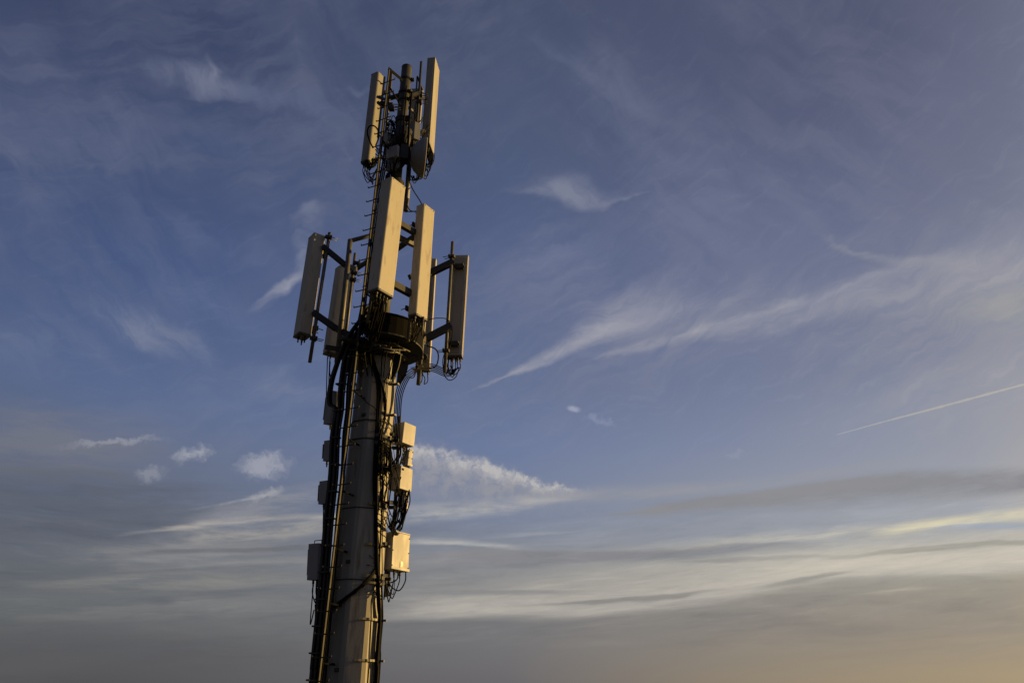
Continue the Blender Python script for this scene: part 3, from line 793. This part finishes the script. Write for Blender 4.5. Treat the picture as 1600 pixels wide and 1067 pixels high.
# half-round housing right of the mast
zd0, zd1 = CAMZ + 5.09, CAMZ + 5.40
prof = [(0, -.0)]
pr = [(.70 * math.sin(R_(t)), .70 * math.cos(R_(t))) for t in range(10, 191, 10)]
k = MB(); k.prism(pr, AXV(zd0), X1, Y1, UP * (zd1 - zd0)); k.build('half_round_drum', M['black_shade'], fr, bevel=.006)
pr2 = [(.722 * math.sin(R_(t)), .722 * math.cos(R_(t))) for t in range(8, 193, 8)]
k = MB(); k.prism(pr2, AXV(zd1 + .002), X1, Y1, UP * .02); k.build('drum_lid', M['black_shade'], fr)
pr3 = [(.712 * math.sin(R_(t)), .712 * math.cos(R_(t))) for t in range(8, 193, 8)]
k = MB(); k.prism(pr3, AXV(zd0 - .022), X1, Y1, UP * .02); k.build('drum_base', M['dark_steel'], fr)
beam(AXV(zf + .09) + hd(150) * .1, W(661, 558, -.1), .05, .09, 'outrigger')
beam(AXV(zf + .09) + hd(250) * .1, AXV(zf + .09) + hd(250) * .85, .05, .09, 'outrigger')
beam(AXV(zf + .09) + hd(215) * .1, AXV(zf + .09) + hd(215) * .80, .05, .09, 'outrigger')

# ------------------------------------------------------------------ top frame
tf = thing('mast_top_headframe', 'thin pipes and brackets clamped round the top of the mast', 'headframe', Vector((mastx(zat(200)), AXY, zat(230))))
def tpipe(a, bb, r, name='mounting_pipe', mat='steel'):
    k = MB(); k.cyl(a, bb, r, 12); k.build(name, M[mat], tf)
tpipe(W(658.3, 97, .2), W(648.0, 236, .2), .024, mat='dark_steel')
tpipe(W(651.8, 122, .65), W(646.5, 205, .65), .018)
tpipe(W(600.8, 121, .4), W(590.5, 215, .4), .022)
tpipe(W(612.4, 113, .15), W(602, 215, .15), .022)
tpipe(W(640.5, 240, .1), W(634.2, 330, .1), .045)
tpipe(W(631.5, 205, -.05), W(625.0, 232, -.05), .16, 'sleeve', 'dark_steel')
b3 = lambda a, c, h, m='dark_steel', nm='bracket_arm': beam(a, c, h, h, nm, m, tf)
b3(W(604, 154, .0), W(628, 147, .0), .045); b3(W(604, 157, .4), W(628, 150, .2), .04)
b3(W(638, 151, .0), W(659, 145, .2), .06); b3(W(640, 156, .1), W(665, 154, .4), .045)
b3(W(638, 168, .1), W(650, 179, .5), .04, 'steel', 'brace')
b3(W(590, 152, .5), W(606, 157, .2), .05); b3(W(596, 208, .5), W(628, 215, .0), .05)
b3(W(634, 212, .0), W(664, 205, .4), .06); b3(W(652, 120, .6), W(660, 141, 1.0), .03)
b3(W(590, 160, .45), W(599, 168, .45), .05)
for px, py, dyy in ((612, 170, -.4), (610, 165, .1), (598, 163, .4), (656, 148, .2), (655, 160, .2)):
    k = MB(); c = W(px, py, dyy); k.box(c, X1, Y1, UP, .10, .09, .07)
    for sx in (-.03, .03): k.cyl(c + Y1 * sx, c + X1 * .16 + Y1 * sx, .008, 6)
    k.build('pipe_clamp', M['dark_steel'], tf)

# ------------------------------------------------------------------ microwave dish, nearly edge on
dc = W(650.5, 247, -.12); dn = hd(79)
dish = thing('microwave_dish', 'round microwave dish seen almost edge-on under the top antennas', 'antenna dish', dc)
k = MB(); N = 40; s2 = Y1 * 1.0
t1 = dn.cross(UP).normalized(); t2 = UP
rim = W(662.5, 247, -.12); RR = .36
prof = [(0.0, RR), (-.05, RR), (-.055, RR * .97), (-.17, RR * .70), (-.23, RR * .42), (-.25, RR * .2)]
vs = []; fs = []
for a_, r_ in prof:
    for i in range(N):
        th = 2 * PI * i / N; vs.append(rim + dn * a_ + (t1 * math.cos(th) + t2 * math.sin(th)) * r_)
for j in range(len(prof) - 1):
    for i in range(N):
        fs.append([j * N + i, j * N + (i + 1) % N, (j + 1) * N + (i + 1) % N, (j + 1) * N + i])
fs.append(list(range((len(prof) - 1) * N, len(prof) * N)))
k.add(vs, fs, [True] * (len(fs) - 1) + [False]); k.build('dish_shell', M['box_dark'], dish)
k = MB(); k.cyl(rim + dn * .002, rim + dn * .022, RR + .004, 40); k.build('radome_cover', M['box'], dish)
k = MB(); k.cyl(rim - dn * .25, rim - dn * .40, .08, 14); k.build('feed_hub', M['dark_steel'], dish)
k = MB(); k.box(rim - dn * .36 + UP * .02, dn, t1, UP, .14, .2, .3); k.build('dish_mount', M['dark_steel'], dish)

# ------------------------------------------------------------------ radio units and boxes
def unit(topnear, botnear, dyy, label, w, d, uaz=34, mat='box', handle=False, conn=3, fins=False, rim=False, plate=False, name='radio_unit', cat='radio unit', cables=None, bevel=.008, group='radio units on the tower', vaz=-56, badge=False):
    B, T = W(*botnear, dyy), W(*topnear, dyy); u, v_ = hd(uaz), hd(vaz); ax = T - B; a = ax.normalized(); H = ax.length
    C0 = B + u * w / 2 + v_ * d / 2
    th = thing(name, label, cat, C0, group)
    k = MB(); k.box(C0 + a * H / 2, u, v_, a, w, d, H, .006); k.build('housing', M[mat], th, bevel=bevel)
    if fins:
        for i in range(9):
            q = C0 + u * (w / 2 - .012) + v_ * 0 + a * H / 2
        k = MB()
        for i in range(10):
            k.box(C0 + v_ * (d / 2 + .014) + u * ((i - 4.5) * w / 11) + a * H / 2, u, v_, a, .008, .03, H * .9)
        k.build('cooling_fins', M['dark_steel'], th)
    else:
        k = MB(); k.box(C0 + v_ * (d / 2 + .02) + a * H / 2, u, v_, a, w * .6, .036, H * .7); k.build('rear_bracket', M['dark_steel'], th)
    if rim:
        k = MB(); k.box(C0 - v_ * (d / 2 + .006) + a * .02, u, v_, a, w + .012, .012, .035); k.build('lower_lip', M[mat], th)
        k = MB(); k.box(C0 - v_ * (d / 2 - .002) + a * (H + .008), u, v_, a, w * .96, .02, .014); k.build('upper_lip', M[mat], th)
        for sx in (-1, 1):
            k = MB()
            for t in (.1, .5, .9): k.cyl(C0 - v_ * (d / 2) + u * sx * (w / 2 - .012) + a * H * t, C0 - v_ * (d / 2 + .009) + u * sx * (w / 2 - .012) + a * H * t, .009, 6)
            k.build('cover_screw', M['dark_steel'], th)
    if plate:
        k = MB(); k.box(C0 - v_ * (d / 2 + .004) + u * (.02) + a * H * .16, u, v_, a, .05, .006, .085, 0); k.build('rating_plate', M['label'], th)
    if badge:
        q = C0 - v_ * (d / 2 + .003) - u * (w / 2 - .045) + a * (H - .05)
        k = MB(); k.box(q, u, v_, a, .04, .005, .03); k.build('badge', M['black_shade'], th)
    if handle:
        k = MB(); p = C0 + a * H
        k.tube([p + v_ * d * .35, p + v_ * d * .35 + a * .05, p - v_ * d * .35 + a * .05, p - v_ * d * .35], .007, 6, curve=False); k.build('handle', M['dark_steel'], th)
    for i in range(conn):
        c = C0 + u * ((i - (conn - 1) / 2) / max(1, conn - 1) * w * .7) + v_ * random.uniform(-.2, .2) * d
        k = MB(); k.cyl(c, c - a * .055, .017, 8); k.cyl(c - a * .055, c - a * .09, .012, 8); k.build('connector', M['dark_steel'], th)
        if cables:
            tp = cables(i); q = c - a * .08
            sag = random.uniform(.08, .22)
            lowz = min(q.z, tp.z) - sag
            mid = Vector(((q.x + tp.x) / 2, (q.y + tp.y) / 2, lowz))
            k = MB(); k.tube([c - a * .06, q - a * .06, mid * .6 + q * .4 + Vector((0, 0, (lowz - (mid.z * .6 + q.z * .4)) * .6)), mid, tp], .0085, 6, 5)
            k.build('jumper_cable', M['rubber'], th)
    return th
unit((632.0, 658.5), (628.3, 690.5), .15, 'small sunlit square radio unit, highest of those right of the pole', .29, .22, conn=5, cables=toward(612, 712, -.35, 8, 10))
unit((639.5, 702), (636.5, 727), .40, 'narrow sunlit radio unit tucked between the two small square ones', .10, .10, conn=2, cables=toward(616, 745, -.2), rim=True)
unit((626.8, 727), (624.2, 762.3), .15, 'small sunlit square radio unit in the middle of those right of the pole', .28, .23, conn=5, badge=True, cables=toward(606, 800, -.35, 8, 12))
unit((633.0, 770), (630.5, 794), .40, 'narrow sunlit radio unit above the largest square one', .10, .10, conn=3, cables=toward(612, 815, -.2), rim=True)
unit((614.6, 829.6), (611.3, 888.0), .12, 'large sunlit square radio unit with raised edges, lowest right of the pole', .385, .23, conn=4, rim=True, plate=True, cables=toward(600, 912, -.3, 4, 6), handle=False)
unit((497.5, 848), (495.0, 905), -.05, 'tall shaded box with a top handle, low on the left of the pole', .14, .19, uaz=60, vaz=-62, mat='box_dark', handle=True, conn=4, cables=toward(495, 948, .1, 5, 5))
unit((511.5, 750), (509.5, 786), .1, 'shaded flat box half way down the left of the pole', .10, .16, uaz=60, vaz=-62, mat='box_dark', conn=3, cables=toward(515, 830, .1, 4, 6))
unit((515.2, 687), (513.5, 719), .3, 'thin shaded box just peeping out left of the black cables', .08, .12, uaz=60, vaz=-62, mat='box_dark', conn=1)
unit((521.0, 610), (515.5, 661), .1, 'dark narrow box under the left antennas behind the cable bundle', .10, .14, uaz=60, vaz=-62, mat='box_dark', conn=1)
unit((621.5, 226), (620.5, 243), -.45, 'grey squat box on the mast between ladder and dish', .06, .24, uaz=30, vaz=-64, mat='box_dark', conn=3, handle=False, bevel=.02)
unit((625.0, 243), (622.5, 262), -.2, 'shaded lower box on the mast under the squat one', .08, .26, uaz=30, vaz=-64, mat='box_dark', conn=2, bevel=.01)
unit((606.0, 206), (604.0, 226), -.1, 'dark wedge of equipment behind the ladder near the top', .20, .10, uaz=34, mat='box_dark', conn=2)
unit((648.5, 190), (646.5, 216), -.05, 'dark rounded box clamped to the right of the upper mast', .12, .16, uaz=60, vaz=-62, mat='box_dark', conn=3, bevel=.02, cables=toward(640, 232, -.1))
unit((638.5, 290), (637.0, 309), -.1, 'slim white box on the thin pipe right of the broad antenna', .055, .03, mat='box', conn=1, bevel=.004)
# pipe standing behind the right-hand radios
rp = thing('equipment_pipe', 'upright pipe right of the pole that carries the square radio units', 'pipe', W(602, 932, -.05))
k = MB(); k.cyl(W(624.3, 650.5, .5), W(617.0, 800, .5), .028, 12); k.build('pipe', M['steel'], rp)
k = MB(); k.cyl(W(617.0, 800, .5), W(602.5, 932, .5), .033, 12); k.build('pipe', M['steel'], rp)
for py, px in ((678, 614), (690, 613), (785, 608), (849, 604), (899, 600), (909, 600)):
    z = zat(py, -.1); a_ = AXV(z) + hd(105) * prad(z); t = LB * 0
    pc = W(624.3 + (602.5 - 624.3) * (py - 650) / 282, py, .5)
    beam(a_, Vector((pc.x, pc.y, pc.z)), .05, .05, 'bracket_arm', 'dark_steel', rp)
    k = MB(); k.box(pc, X1, Y1, UP, .09, .09, .045); k.build('pipe_clamp', M['dark_steel'], rp)

# ------------------------------------------------------------------ cables
def run(name, label, base, cat='cable', group=None): return thing(name, label, cat, base, group)
def strand(parent, pts, r=.012, mat='rubber', n=7, sub=6, name='cable'):
    k = MB(); k.tube(pts, r, n, sub); return k.build(name, M[mat], parent)

# feeder cables in a flat stack left of the ladder
fd = run('feeder_cables', 'thick black feeder cables stacked behind the ladder up the left of the pole', W(490, 1067, -.3) - UP * 3)
path = [(486, 1090), (491, 1040), (497, 980), (503, 920), (508, 860), (513, 800), (519, 740), (522, 680), (527, 640)]
for i in range(7):
    o = (i - 3) * 2.1
    pts = [W(x + o + random.uniform(-.6, .6) + 2, y, -.30 + .03 * (i % 3)) for x, y in path]
    if i < 3:
        tail = [(513 + i * 2.4, 630), (515 + i * 2.4, 600), (524 + i * 2.2, 570), (533 + i * 2.5, 545), (548 + i * 2, 518), (563 + i, 497), (572 + i, 478)]
    else:
        tail = [(529 + (i - 3) * 2.6, 620), (532 + (i - 3) * 2.7, 590), (537 + (i - 3) * 2.6, 560), (549 + (i - 3) * 3, 530), (566 + (i - 3) * 4, 505), (574 + (i - 3) * 4, 480)]
    pts += [W(x, y, -.30 + .03 * (i % 3) - .05 * j) for j, (x, y) in enumerate(tail)]
    strand(fd, [pts[0] - UP * 3] + pts, .020, 'rubber' if i % 3 else 'feeder_jacket')
for py in range(600, 1070, 42):
    x = 545 - (py - 560) * .105
    z = zat(py, -.3)
    k = MB(); c = W(x - 4 if py > 700 else x - 8, py, -.30); k.box(c, hd(-64), hd(26), UP, .15, .09, .022)
    k.build('cable_cleat', M['dark_steel'], fd)
# second stack of feeders in the shade behind, close to the pole
fd2 = run('feeder_cables', 'second black cable stack squeezed between the ladder rail and the pole', W(510, 1067, -.2) - UP * 3)
for i in range(3):
    pts = [W(x + 14 + i * 2.3 + random.uniform(-.5, .5), y, -.36 + .02 * i) for x, y in path] + [W(543 + i * 2.5, 600, -.38), W(549 + i * 3, 560, -.42), W(556 + i * 3.5, 520, -.5), W(566 + i * 3, 470, -.5), W(574 + i * 3, 400, -.35), W(586 + i * 3, 320, -.3), W(597 + i * 3, 260, -.2), W(602 + i * 4, 225, -.1)]
    strand(fd2, [pts[0] - UP * 3] + pts, .015, 'feeder_jacket' if i == 1 else 'rubber')

# right-hand bundle
rb = run('cable_bundle', 'black cable bundle running down the sunlit right edge of the pole', W(590, 1067, -.4) - UP * 3)
paths = [
 [(574, 538), (580, 560), (589, 585), (594, 612), (592, 645), (589, 690), (586, 740), (586, 790), (587, 850), (588, 905), (591, 940), (592.5, 968), (590, 1000), (588, 1040), (586, 1075)],
 [(575, 540), (584, 563), (593, 590), (600, 620), (601, 650), (596, 690), (598, 740), (597, 790), (594, 850), (592, 905), (594, 945), (595, 968), (592.5, 1010), (590, 1040), (589, 1075)],
 [(577, 545), (587, 570), (596, 598), (602.5, 625), (601, 655), (594, 680), (590, 720), (589, 770), (589, 830), (590, 890), (593, 935), (594, 968), (591.5, 1005), (589, 1040), (588, 1075)],
 [(572, 540), (577, 562), (586, 583), (590, 610), (589, 650), (586, 700), (584, 760), (588, 820), (590, 880), (589, 905), (591, 950), (593.5, 968), (590.5, 1010), (588.5, 1075)],
 [(596, 905), (597, 940), (597.5, 968), (594, 1010), (591, 1075)],
 [(610, 735), (600, 790), (597, 850), (596, 905), (582, 930), (580, 968), (577, 1030), (574, 1075)],
 [(585, 700), (587, 790), (592, 850), (593, 905), (586, 935), (585, 968), (582, 1030), (580, 1075)],
]
def surf(px, py, off_=.03):
    """point seen at a pixel just outside the pole's skin"""
    d = ray(px, py); o = Vector((0, 0, CAMZ))
    ox, oy = o.x - AXX, o.y - AXY
    rr = .38
    for _ in range(3):
        a_ = d.x ** 2 + d.y ** 2; b_ = ox * d.x + oy * d.y; c_ = ox ** 2 + oy ** 2 - rr ** 2
        disc = b_ * b_ - a_ * c_
        t = (-b_ - math.sqrt(disc)) / a_ if disc > 0 else -b_ / a_
        p = o + d * t; rr = prad(min(p.z, ZTOP + .2)) + off_
    return p
for j, pt in enumerate(paths):
    r = (.019, .013, .015, .019, .014, .007, .006)[j]
    pts = [surf(x, y, .03 + .012 * (j % 3)) for x, y in pt]
    strand(rb, pts + [pts[-1] - UP * 3], r)
# diagonal cable crossing the pole
dg = run('diagonal_cable', 'thick black cable crossing the pole diagonally down to the ladder', W(521, 952, -.45))
for o in (0, 3):
    strand(dg, [surf(592, 866 + o), surf(588, 885 + o), surf(576, 903 + o, .045), surf(560, 918 + o, .045), surf(540, 933 + o, .045), surf(528, 942 + o), W(519, 952 + o, -.42), W(510, 975 + o, -.4)], .017)
# thin cables wandering over the sunlit face
wc = run('loose_cables', 'thin loose cables wandering over the sunlit top of the pole', surf(605, 700))
thin_ = [
 [(611, 600), (609, 583), (604, 589), (601, 600), (599, 630), (603, 655)],
 [(612, 585), (613, 596), (610, 640), (607, 665), (601, 676), (597, 690)],
 [(590, 648), (596, 664), (599, 676), (601, 692), (603, 710)],
 [(604, 590), (603, 610), (600, 650), (592, 672), (590, 700)],
 [(592, 655), (604, 656), (612, 667), (610, 676)],
 [(603, 672), (607, 668), (611, 672), (612, 680)],
 [(560, 615), (575, 630), (586, 638), (590, 655)],
 [(588, 768), (594, 770), (598, 778), (596, 790)],
 [(587, 755), (590, 772), (597, 780), (602, 785)],
 [(592, 818), (598, 828), (606, 829)],
 [(577, 867), (584, 873)], [(573, 882), (583, 883)], [(573, 925), (584, 920), (588, 905)],
 [(600, 745), (604, 760), (600, 775), (602, 800)],
 [(610, 800), (604, 812), (601, 820), (598, 810)],
]
for pt in thin_: strand(wc, [surf(x, y, .035) for x, y in pt], .006, n=6)
# coil of spare cable
cc = run('cable_coil', 'untidy black coil of spare cable beside the upper radios', surf(600, 718), 'cable coil')
for i in range(15):
    cx_, cy_ = 599 + random.uniform(-3, 4), 717 + random.uniform(-5, 5); rx, ry = random.uniform(6, 12), random.uniform(15, 27)
    ph = random.random() * 6; pts = []
    for t in range(9):
        a_ = ph + t * 2 * PI / 8; pts.append(surf(min(612, cx_ + rx * math.cos(a_)), cy_ + ry * math.sin(a_), .04 + .012 * (i % 5)))
    strand(cc, pts, random.choice((.006, .009, .011)), n=6, sub=4)
for i in range(9):
    x0 = 594 + i * 2.4
    pts = [W(x0 + random.uniform(-2, 2), 690 + random.uniform(-6, 0), -.42), W(x0 + random.uniform(-5, 5), 725, -.44), W(x0 + random.uniform(-5, 5), 755, -.42), W(x0 - 3 + random.uniform(-4, 4), 790, -.4)]
    strand(cc, pts, random.choice((.005, .007, .010)), n=6)
# hanging jumpers under the right radios
hj = run('hanging_cables', 'tangle of cables hanging below the two small square radio units', W(628, 800, -.1))
for i in range(16):
    x0 = 616 + random.random() * 20
    pts = [W(x0 + 4, 765 + random.uniform(-3, 8), -.1), W(x0 + 3 + random.uniform(-3, 3), 785, -.15), W(x0 + random.uniform(-5, 3), 806 + random.uniform(0, 8), -.2), W(x0 - 8 + random.uniform(-4, 2), 822 + random.uniform(-6, 6), -.25)]
    strand(hj, pts, random.choice((.006, .009)), n=6)
for i in range(8):
    x0 = 618 + random.random() * 14
    pts = [W(x0 + 4, 697, -.1), W(x0 + 3, 712, -.12), W(x0 - 4 + random.uniform(-3, 3), 724, -.2), W(x0 - 12, 735 + random.uniform(-8, 8), -.3)]
    strand(hj, pts, random.choice((.006, .009)), n=6)
strand(hj, [W(634, 893, -.15), W(633, 908, -.15), W(624, 922, -.15), W(613, 918, -.15), W(606, 908, -.2)], .009)
strand(hj, [W(622, 891, -.15), W(620, 905, -.15), W(607, 911, -.2), W(601, 914, -.25)], .009)
strand(hj, [W(607, 912, -.2), W(611, 925, -.2), W(615, 927, -.2), W(617, 905, -.15)], .005)
# cables sweeping from the right antennas down to the radios
sw = run('sweeping_cables', 'slim black cables curving from the right antennas down past the pole', W(640, 578, .1))
for i in range(5):
    o = i * 3.0
    strand(sw, [W(716 + i, 574, .75), W(700, 588 - i * 2.5, .7), W(676, 580 - o * .9, .5), W(655, 577 - o * .5, .2), W(642 + o * .4, 577 + o, .05), W(627 + o, 592, -.05), W(618 + o * .9, 617, -.05), W(616 + o * .8, 650, -.1), W(612 + o, 690, -.2)], .0085)
strand(sw, [W(667, 540, .3), W(680, 545, .4), W(685, 556, .5), (W(681, 572, .5)), W(668, 575, .45), W(655, 575, .3)], .012)
strand(sw, [W(671, 499, .3), W(684, 497, .4), W(699, 499, .55), W(706, 512, .65), W(706, 530, .65), W(700, 552, .65), W(695, 570, .65), W(694, 585, .65), W(702, 594, .7), W(712, 589, .75), W(717, 576, .75)], .008)
strand(sw, [W(700, 499, .55), W(703, 520, .62), W(697, 545, .65), W(692, 562, .65), W(693, 580, .65)], .008)
# left jumpers under the left boxes
lj = run('hanging_cables', 'thin cables looping below the shaded boxes on the left of the pole', W(495, 930, 0))
for pt in ([(490, 910), (488, 925), (492, 940), (499, 948)], [(494, 912), (494, 928), (499, 943), (505, 950)], [(498, 912), (496, 925), (502, 926), (504, 918)],
           [(510, 795), (508, 812), (508, 830), (512, 842)], [(512, 792), (510, 808), (514, 816), (517, 812)], [(516, 565), (515, 580), (517, 592), (520, 600)],
           [(543, 568), (541, 580), (545, 590), (548, 600)], [(546, 575), (552, 590), (549, 610), (551, 628), (547, 645)], [(540, 560), (545, 585), (556, 600), (553, 630)]):
    strand(lj, [W(x, y, -.02) for x, y in pt], .009, n=6)
# coloured tapes on the jumpers below the broad antenna
tj = run('jumper_cables', 'jumper cables with yellow and red marking tape below the broad central antenna', W(585, 490, -1.2))
for i in range(9):
    x0 = 578 + i * 2.3
    a_, b_, c_, d_ = W(x0 + 6, 462, -1.35), W(x0 + 3, 478, -1.30), W(x0, 494, -1.2), W(x0 - 12, 525 + i, -.9)
    strand(tj, [a_, b_, c_, W(x0 - 5, 510, -1.05), d_, W(x0 - 20, 548, -.6)], .009, n=6)
    if 1 <= i <= 5:
        k = MB(); k.cyl(b_ + (c_ - b_) * .1, b_ + (c_ - b_) * .55, .0125, 8); k.build('marking_tape', M['yellow'] if i < 4 else M['red'], tj)
# tangles at the top
tk = run('jumper_cables', 'tangled black jumper cables around the upper mast between ladder and dish', W(618, 200, -.1))
for i in range(12):
    x0, y0 = 606 + random.random() * 10, 188 + random.random() * 14
    pts = []
    ph = random.random() * 6; rx, ry = random.uniform(3, 8), random.uniform(5, 12)
    for t in range(7):
        a_ = ph + t * PI / 3.2; pts.append(W(x0 + rx * math.cos(a_) + t * .6, y0 + ry * math.sin(a_) + t * 1.5, -.15 + .03 * t))
    strand(tk, pts, .008, n=6, sub=4)
for i in range(10):
    x0 = 610 + random.random() * 34
    pts = [W(x0, 205 + random.random() * 10, -.2), W(x0 + random.uniform(-5, 5), 225, -.25), W(x0 + random.uniform(-8, 8), 245, -.25), W(x0 * .5 + 305 + random.uniform(-4, 4), 268, -.2)]
    strand(tk, pts, random.choice((.008, .012)), n=6)
lp = run('looped_cable', 'single black cable loop standing out against the top left antenna', W(584, 232, .0))
strand(lp, [W(583, 232, .1), W(577, 219, 0), W(574, 207, -.05), W(577, 198, -.05), (W(584, 197, 0)), W(590, 203, .05), W(592, 214, .1), W(587, 228, .12)], .014)
for nm, lb, cx_, cy_, rx, ry, n_, dd in (('jumper_cables', 'fringe of black cable loops hanging below the top left antenna', 580, 256, 8, 15, 11, .45),
                                       ('jumper_cables', 'fringe of black cable loops hanging beside the microwave dish', 671, 248, 5, 22, 9, .35),
                                       ('jumper_cables', 'dark cable loops swinging below the microwave dish', 650, 281, 8, 9, 7, .1)):
    q = run(nm, lb, W(cx_, cy_, dd))
    for i in range(n_):
        xx = cx_ + random.uniform(-4, 4); pts = []
        rx2, ry2 = rx * random.uniform(.5, 1.1), ry * random.uniform(.6, 1.1)
        tilt = random.uniform(-.2, .2)
        for t in range(7):
            a_ = PI + t * PI / 6 * 1.05
            pts.append(W(xx + rx2 * math.cos(a_), cy_ - 6 - ry2 * math.sin(a_) * (1 + tilt), dd + random.uniform(-.08, .08)))
        strand(q, pts, random.choice((.007, .01)), n=6, sub=4)
lk = run('link_cable', 'thin cable dropping from the dish to the top of the right-hand sunlit antenna', W(655, 318, -.5), 'cable')
strand(lk, [W(640, 285, 0), W(646, 298, -.1), W(655, 312, -.4), W(660, 321, -.75)], .009)
strand(lk, [W(636.5, 310, -.1), W(636, 320, -.2), W(641, 329, -.4), W(650, 331, -.6)], .009)
strand(lk, [W(632, 328, -.3), W(640, 331, -.4), W(650, 330, -.6)], .008)
# cables looped round the neck of the tower
nk = run('neck_cables', 'loops of cable slung round the neck of the tower under the half-round drum', AXV(zf + .05))
for i in range(9):
    z0 = zf + random.uniform(-.06, .20); r0 = random.uniform(.50, .62); a0 = random.uniform(120, 175); a1 = a0 + random.uniform(60, 110)
    pts = [AXV(z0 + random.uniform(-.03, .03) - .05 * math.sin(PI * t / 6)) + hd(a0 + (a1 - a0) * t / 6) * (r0 + random.uniform(-.02, .02)) for t in range(7)]
    strand(nk, pts, random.choice((.007, .010, .013)), 'cable_grey' if i % 3 == 0 else 'rubber', n=6)
for i in range(7):
    a0 = random.uniform(125, 185); pts = [AXV(zf + .35) + hd(a0) * .16, AXV(zf + .30) + hd(a0 + 4) * .45, AXV(zf + .12) + hd(a0 + 8) * .60, AXV(zf - .12) + hd(a0 + 10) * .50, AXV(zf - .42) + hd(a0 + 6) * .37]
    strand(nk, pts, random.choice((.008, .011)), n=6)
# extra equipment leads at the top
tl_ = run('antenna_leads', 'slack leads joining the top antennas to the boxes on the mast', W(630, 215, -.1))
for i in range(9):
    xa = random.uniform(576, 598); xb = random.uniform(612, 632); y0 = random.uniform(205, 250)
    strand(tl_, [W(xa, y0, .35), W((xa + xb) / 2, y0 + random.uniform(8, 22), .1), W(xb, y0 + random.uniform(-12, 6), -.15)], random.choice((.007, .01)), n=6)
for i in range(9):
    xa = random.uniform(638, 652); xb = random.uniform(660, 672); y0 = random.uniform(170, 225)
    strand(tl_, [W(xa, y0, .0), W((xa + xb) / 2, y0 + random.uniform(8, 20), .2), W(xb, y0 + random.uniform(-10, 10), .35)], random.choice((.007, .01)), n=6)
for i in range(6):
    xa = random.uniform(628, 646)
    strand(tl_, [W(xa, 130 + random.uniform(0, 40), -.12), W(xa - 3, 180, -.22), W(xa - 4 + random.uniform(-3, 3), 215, -.25), W(xa - 8, 255, -.2)], random.choice((.007, .012)), n=6)

# mast cables in the shade
mc = run('mast_cables', 'black cables strapped to the shaded side of the mast above the frame', W(590, 500, -.15))
for i in range(6):
    pts = [AXV(z) + hd(196 + i * 13) * (.15 + .01 * (i % 2)) for z in [CAMZ + 5.2 + .55 * j for j in range(7)]]
    pts = [AXV(CAMZ + 4.85) + hd(200 + i * 10) * .45] + pts
    strand(mc, pts, .016)

# ------------------------------------------------------------------ contrail, ten kilometres off
def far(px, py, D): return Vector((0, 0, CAMZ)) + ray(px, py) * D
ct = MB(); ct.tube([far(1306, 679.5, 16500), far(1380, 659, 16000), far(1460, 638, 15600), far(1540, 616.5, 15200), far(1620, 595, 14800), far(1760, 556, 14200)], 1.0, 8, 14)
n_ = len(ct.v) // 8
cen = [sum((Vector(ct.v[i * 8 + k]) for k in range(8)), Vector()) / 8 for i in range(n_)]
for i in range(n_):
    rr = (6 + 17 * min(1, i / (n_ * .35))) * random.uniform(.75, 1.25)
    for k in range(8): ct.v[i * 8 + k] = tuple(cen[i] + (Vector(ct.v[i * 8 + k]) - cen[i]) * rr)
m = bpy.data.materials.new('ice_cloud'); m.use_nodes = True
t = m.node_tree; t.nodes.remove(t.nodes['Principled BSDF'])
tl = t.nodes.new('ShaderNodeBsdfTranslucent'); tl.inputs[0].default_value = (.6, .78, .98, 1)
tp = t.nodes.new('ShaderNodeBsdfTransparent'); mx = t.nodes.new('ShaderNodeMixShader'); mx.inputs[0].default_value = .05
t.links.new(tp.outputs[0], mx.inputs[1]); t.links.new(tl.outputs[0], mx.inputs[2])
t.links.new(mx.outputs[0], t.nodes['Material Output'].inputs[0])
co = ct.build('contrail', m); co['label'] = 'thin white aircraft vapour trail slanting across the sky at the right'; co['category'] = 'contrail'
